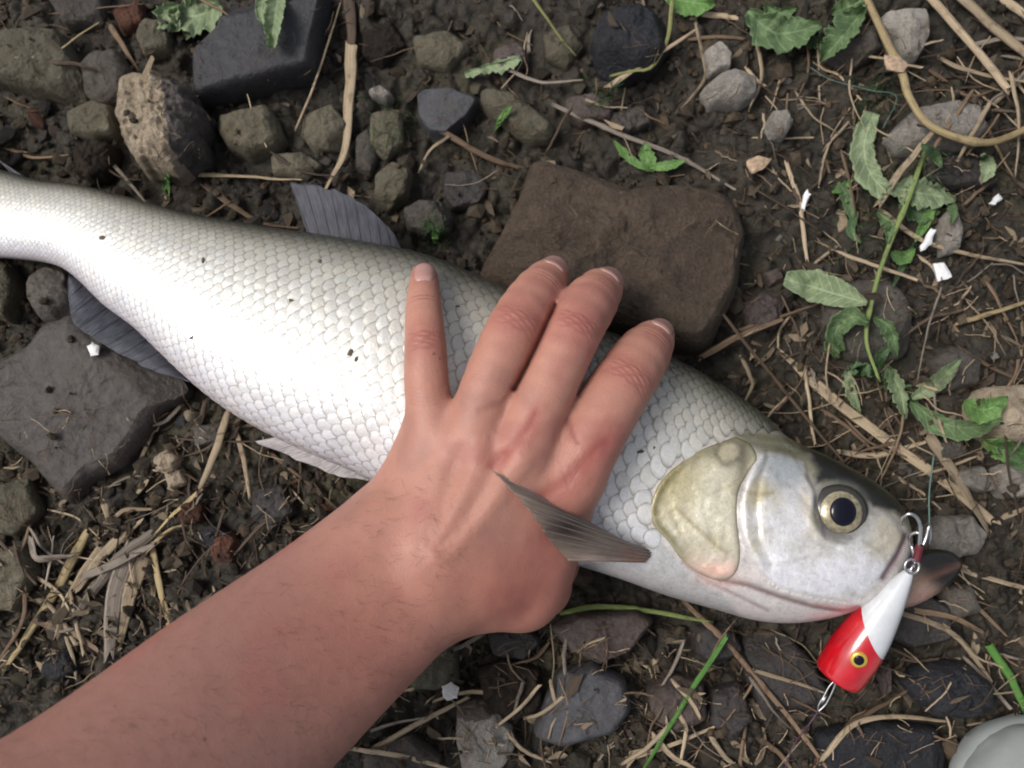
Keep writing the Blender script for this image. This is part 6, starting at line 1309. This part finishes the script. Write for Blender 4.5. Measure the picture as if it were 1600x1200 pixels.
# the paint edge is a slanting curve: later on the side facing right of the axis
sgn = 1 if (P(1371, 1013, 0.03)-P(1329, 960, 0.03))@lsd > 0 else -1
tb = 0.545+0.125*sgn*np.cos(LA)+0.05*np.sin(LA)
def lure_part(name, t0, t1, mat, n=40, cup=False):
    T = t0[None]+(t1-t0)[None]*np.linspace(0, 1, n)[:, None]; R_ = lure_r(T)
    V_ = lt+lax*(T*LL)[..., None]+lsd*(R_*np.cos(LA))[..., None]+lup*(R_*np.sin(LA))[..., None]; V_ = V_.reshape(-1, 3); nr_ = n
    if cup:
        ex = []
        for rr, tt in ((0.90, 1.004), (0.8, 0.985), (0.6, 0.94), (0.35, 0.915), (0.02, 0.905)): ex.append(lt+lax*(tt*LL)+lsd*(rk[-1]*rr*np.cos(LA))[:, None]+lup*(rk[-1]*rr*np.sin(LA))[:, None])
        V_ = np.r_[V_, np.concatenate(ex)]; nr_ += 5
    f = grid_faces(nr_, 56, True).tolist()
    if not cup: f += [list(range(56))]
    me = mesh_np(name, V_-lo_, f, True, [mat]); bm = bmesh.new(); bm.from_mesh(me); bmesh.ops.recalc_face_normals(bm, faces=bm.faces); bm.to_mesh(me); bm.free(); return link(name, me, lure)
one = np.ones(56)
lb = lure_part('body', 0*one, tb, M['lure_white']); lb['label'] = 'glossy white tapered lure body'
lh = lure_part('head', tb, one, M['lure_red'], 30, True); lh['label'] = 'glossy red cupped lure head'
def tube(name, W, r, mat, parent, origin, nseg=8, closed=False):
    W = np.asarray(W, float); n = len(W); tn = np.gradient(W, axis=0) if not closed else np.roll(W, -1, 0)-np.roll(W, 1, 0); tn /= np.linalg.norm(tn, axis=1)[:, None]+1e-12
    ref = np.array([0.31, 0.17, 0.93]); sd = np.cross(tn, ref); sd /= np.linalg.norm(sd, axis=1)[:, None]+1e-12; up = np.cross(sd, tn); a = np.linspace(0, 2*math.pi, nseg, endpoint=False); r = np.broadcast_to(r, n)
    V_ = W[:, None]+sd[:, None]*(np.cos(a)[None, :, None]*r[:, None, None])+up[:, None]*(np.sin(a)[None, :, None]*r[:, None, None]); V_ = V_.reshape(-1, 3)-origin
    f = grid_faces(n, nseg, True).tolist()
    if closed: f += [[(n-1)*nseg+j, j, (j+1) % nseg, (n-1)*nseg+(j+1) % nseg] for j in range(nseg)]
    else: f += [list(range(nseg))[::-1], list(range((n-1)*nseg, n*nseg))]
    me = mesh_np(name, V_, f, True, [mat]); bm = bmesh.new(); bm.from_mesh(me); bmesh.ops.recalc_face_normals(bm, faces=bm.faces); bm.to_mesh(me); bm.free(); return link(name, me, parent)
# lure eye, set on the flank of the head
def on_lure(x, y):
    d = P(x, y, 0.0)-CAM; d /= np.linalg.norm(d); best = None
    for z in np.linspace(0.075, 0.0, 900):
        p = CAM+d*((z-CAM[2])/d[2]); t = (p-lt)@lax/LL
        if 0 <= t <= 1:
            rad = p-lt-lax*(t*LL)
            if np.linalg.norm(rad) <= lure_r(np.array([t]))[0]: return p, rad/np.linalg.norm(rad)
    return P(x, y, 0.03), np.array([0, 0, 1.0])
def disc(name, c, nr, r, h, mat, parent, origin):
    a = np.linspace(0, 2*math.pi, 28, endpoint=False); s = np.cross(nr, lax); s /= np.linalg.norm(s); t = np.cross(s, nr); V_ = []
    for f_, hh in ((1, -0.002), (1, 0.25*h), (0.8, 0.7*h), (0.4, 0.95*h), (0.02, h)): V_.append(c+(s*np.cos(a)[:, None]+t*np.sin(a)[:, None])*r*f_+nr*hh)
    me = mesh_np(name, np.concatenate(V_)-origin, grid_faces(5, 28, True), True, [mat]); bm = bmesh.new(); bm.from_mesh(me); bmesh.ops.recalc_face_normals(bm, faces=bm.faces); bm.to_mesh(me); bm.free(); return link(name, me, parent)
ep, en = on_lure(1342, 1031); le = disc('eye', ep, en, 12.5*mpp(0.03), 0.0007, M['gold'], lure, lo_); disc('pupil', ep+en*0.0006, en, 7.5*mpp(0.03), 0.0004, M['pupil'], le, lo_)
# split ring, treble hook, snap
rc = P(1425, 885, 0.048); a = np.linspace(0, 2*math.pi, 40, endpoint=False); rr = 11*mpp(0.048)
tube('split_ring', rc+np.stack([np.cos(a)*rr, np.sin(a)*rr, 0.0006*np.sin(a)], -1), 0.0006, M['steel'], lure, lo_, closed=True)
tube('line_eye', np.stack([lt+lax*0.004, lt, lt-lax*0.003]), 0.0007, M['steel'], lure, lo_)
hk = bpy.data.objects.new('treble_hook', None); COL.objects.link(hk); hk.parent = lure
hook_px = [[(1430,880,47),(1434,862,49),(1437,842,52),(1438,822,55),(1432,808,57),(1420,803,57),(1410,810,54),(1409,822,50)], [(1431,880,47),(1438,862,48),(1447,840,49),(1452,822,50),(1454,835,47),(1452,852,44)], [(1430,880,47),(1428,866,46),(1424,852,45),(1422,838,48),(1432,832,52),(1440,838,53)]]
for ch in hook_px:
    W = catmull(np.array([P(x, y, z/1000) for x, y, z in ch]), 40); tube('hook', W, np.r_[np.full(34, 0.00085), np.linspace(0.00085, 0.0001, 6)], M['steel'], hk, lo_)
tube('thread_wrap', catmull(np.array([P(1432, 876, 0.0475), P(1435, 862, 0.049), P(1438, 852, 0.0505)]), 12), 0.0019, M['thread'], hk, lo_)
sn_ = bpy.data.objects.new('snap', None); COL.objects.link(sn_); sn_.parent = lure
fe = lf-lax*0.004
tube('front_eye', np.stack([fe, lf+lax*0.002]), 0.0006, M['steel'], lure, lo_)
for o_, zz in ((-5, 24), (5, 26)):
    px = [(1306,1062),(1300+o_*0.8,1072),(1292+o_,1088),(1284+o_,1102),(1278,1112)]
    tube('snap_wire', catmull(np.array([P(x, y, zz/1000-0.0015*i) for i, (x, y) in enumerate(px)]), 24), 0.00042, M['steel'], sn_, lo_)
tube('snap_barrel', np.array([P(1290, 1086, 0.021), P(1283, 1100, 0.0195)]), 0.0010, M['steel'], sn_, lo_)
# lines
M['line_purple'] = plain('purple_line', (0.07, 0.02, 0.06), 0.35); M['line_teal'] = plain('teal_line', (0.13, 0.22, 0.19), 0.35)
W = catmull(np.array([P(1278, 1112, 0.018), P(1262, 1135, 0.017), P(1240, 1165, 0.018), P(1222, 1215, 0.016)]), 40); c_ = W.mean(0); tag(tube('fishing_line', W, 0.0003, M['line_purple'], None, c_), 'dark purple fishing line tied to the snap of the lure', 'fishing line').location = c_
W = catmull(np.array([P(1459, 712, 0.024), P(1452, 770, 0.034), P(1452, 830, 0.045), P(1446, 845, 0.047)]), 30); c_ = W.mean(0); tag(tube('fishing_line', W, 0.00038, M['line_teal'], None, c_), 'teal fishing line rising from the treble hook', 'fishing line').location = c_
W = lay([(1265,105),(1300,125),(1355,140),(1400,150),(1380,200)], 0.0006, 0.002, seed=91); c_ = W.mean(0); tag(tube('fishing_line', W, 0.00016, M['line_teal'], None, c_), 'loose tangled teal thread on the mud beside the stalks', 'fishing line').location = c_
# ------------------------------------------------------------------ shoe: toe of a pale canvas shoe
M['rubber'] = plain('pale_rubber', (0.27, 0.29, 0.28), 0.6, nsc=90, nstr=0.12); M['canvas'] = plain('grey_canvas', (0.30, 0.32, 0.32), 0.85, nsc=1500, nstr=0.35); M['lace'] = plain('shoe_lace', (0.6, 0.6, 0.58), 0.8)
shc = P(1652, 1278, 0.03); sdir = np.array([-0.62, 0.78, 0]); ssd = np.array([0.78, 0.62, 0]); sh0 = np.array([shc[0], shc[1], 0.0])
shoe = bpy.data.objects.new('shoe', None); COL.objects.link(shoe); shoe.location = sh0; shoe.empty_display_size = 0.05; tag(shoe, 'rounded pale grey toe of a shoe beside the jagged black stone', 'shoe')
def loft(name, prof, mat, nseg=48):
    """prof rows: along (m, 0 = toe tip, negative backwards), half width, z bottom, z top"""
    pr = catmull(np.array(prof, float), 40); a = np.linspace(0, 2*math.pi, nseg, endpoint=False); ce = np.sign(np.cos(a))*np.abs(np.cos(a))**0.75; se = np.sign(np.sin(a))*np.abs(np.sin(a))**0.75
    V_ = sdir*pr[:, 0][:, None, None]+ssd*(pr[:, 1][:, None]*ce[None])[..., None]; V_[..., 2] += (pr[:, 2]+pr[:, 3])[:, None]/2+((pr[:, 3]-pr[:, 2])/2)[:, None]*se[None]
    me = mesh_np(name, V_.reshape(-1, 3), grid_faces(40, nseg, True).tolist()+[list(range(nseg)), list(range(39*nseg, 40*nseg))[::-1]], True, [mat]); bm = bmesh.new(); bm.from_mesh(me); bmesh.ops.recalc_face_normals(bm, faces=bm.faces); bm.to_mesh(me); bm.free(); return link(name, me, shoe)
TI = 0.040
loft('sole', [(TI,0.004,0.002,0.010),(TI-0.004,0.018,0,0.016),(TI-0.018,0.034,0,0.02),(TI-0.05,0.044,0,0.022),(TI-0.11,0.046,0,0.022),(TI-0.18,0.036,0,0.024),(TI-0.25,0.034,0,0.026),(TI-0.275,0.022,0,0.026)], M['rubber'])
loft('toe_cap', [(TI-0.002,0.004,0.008,0.016),(TI-0.006,0.018,0.008,0.028),(TI-0.02,0.032,0.008,0.042),(TI-0.045,0.040,0.008,0.050),(TI-0.062,0.0425,0.008,0.053)], M['rubber'])
loft('upper', [(TI-0.058,0.040,0.01,0.0515),(TI-0.09,0.043,0.01,0.062),(TI-0.14,0.040,0.01,0.078),(TI-0.19,0.034,0.01,0.088),(TI-0.24,0.033,0.01,0.092),(TI-0.268,0.022,0.01,0.09)], M['canvas'])
for k in range(4):
    al = TI-0.085-0.018*k; zt = 0.0625+0.0085*k; W = np.stack([sh0+sdir*(al+0.003*math.sin(t))+ssd*t*0.006+np.array([0, 0, zt-0.0006*t*t]) for t in np.linspace(-3, 3, 14)])
    tube('lace', W, 0.0022, M['lace'], shoe, sh0)
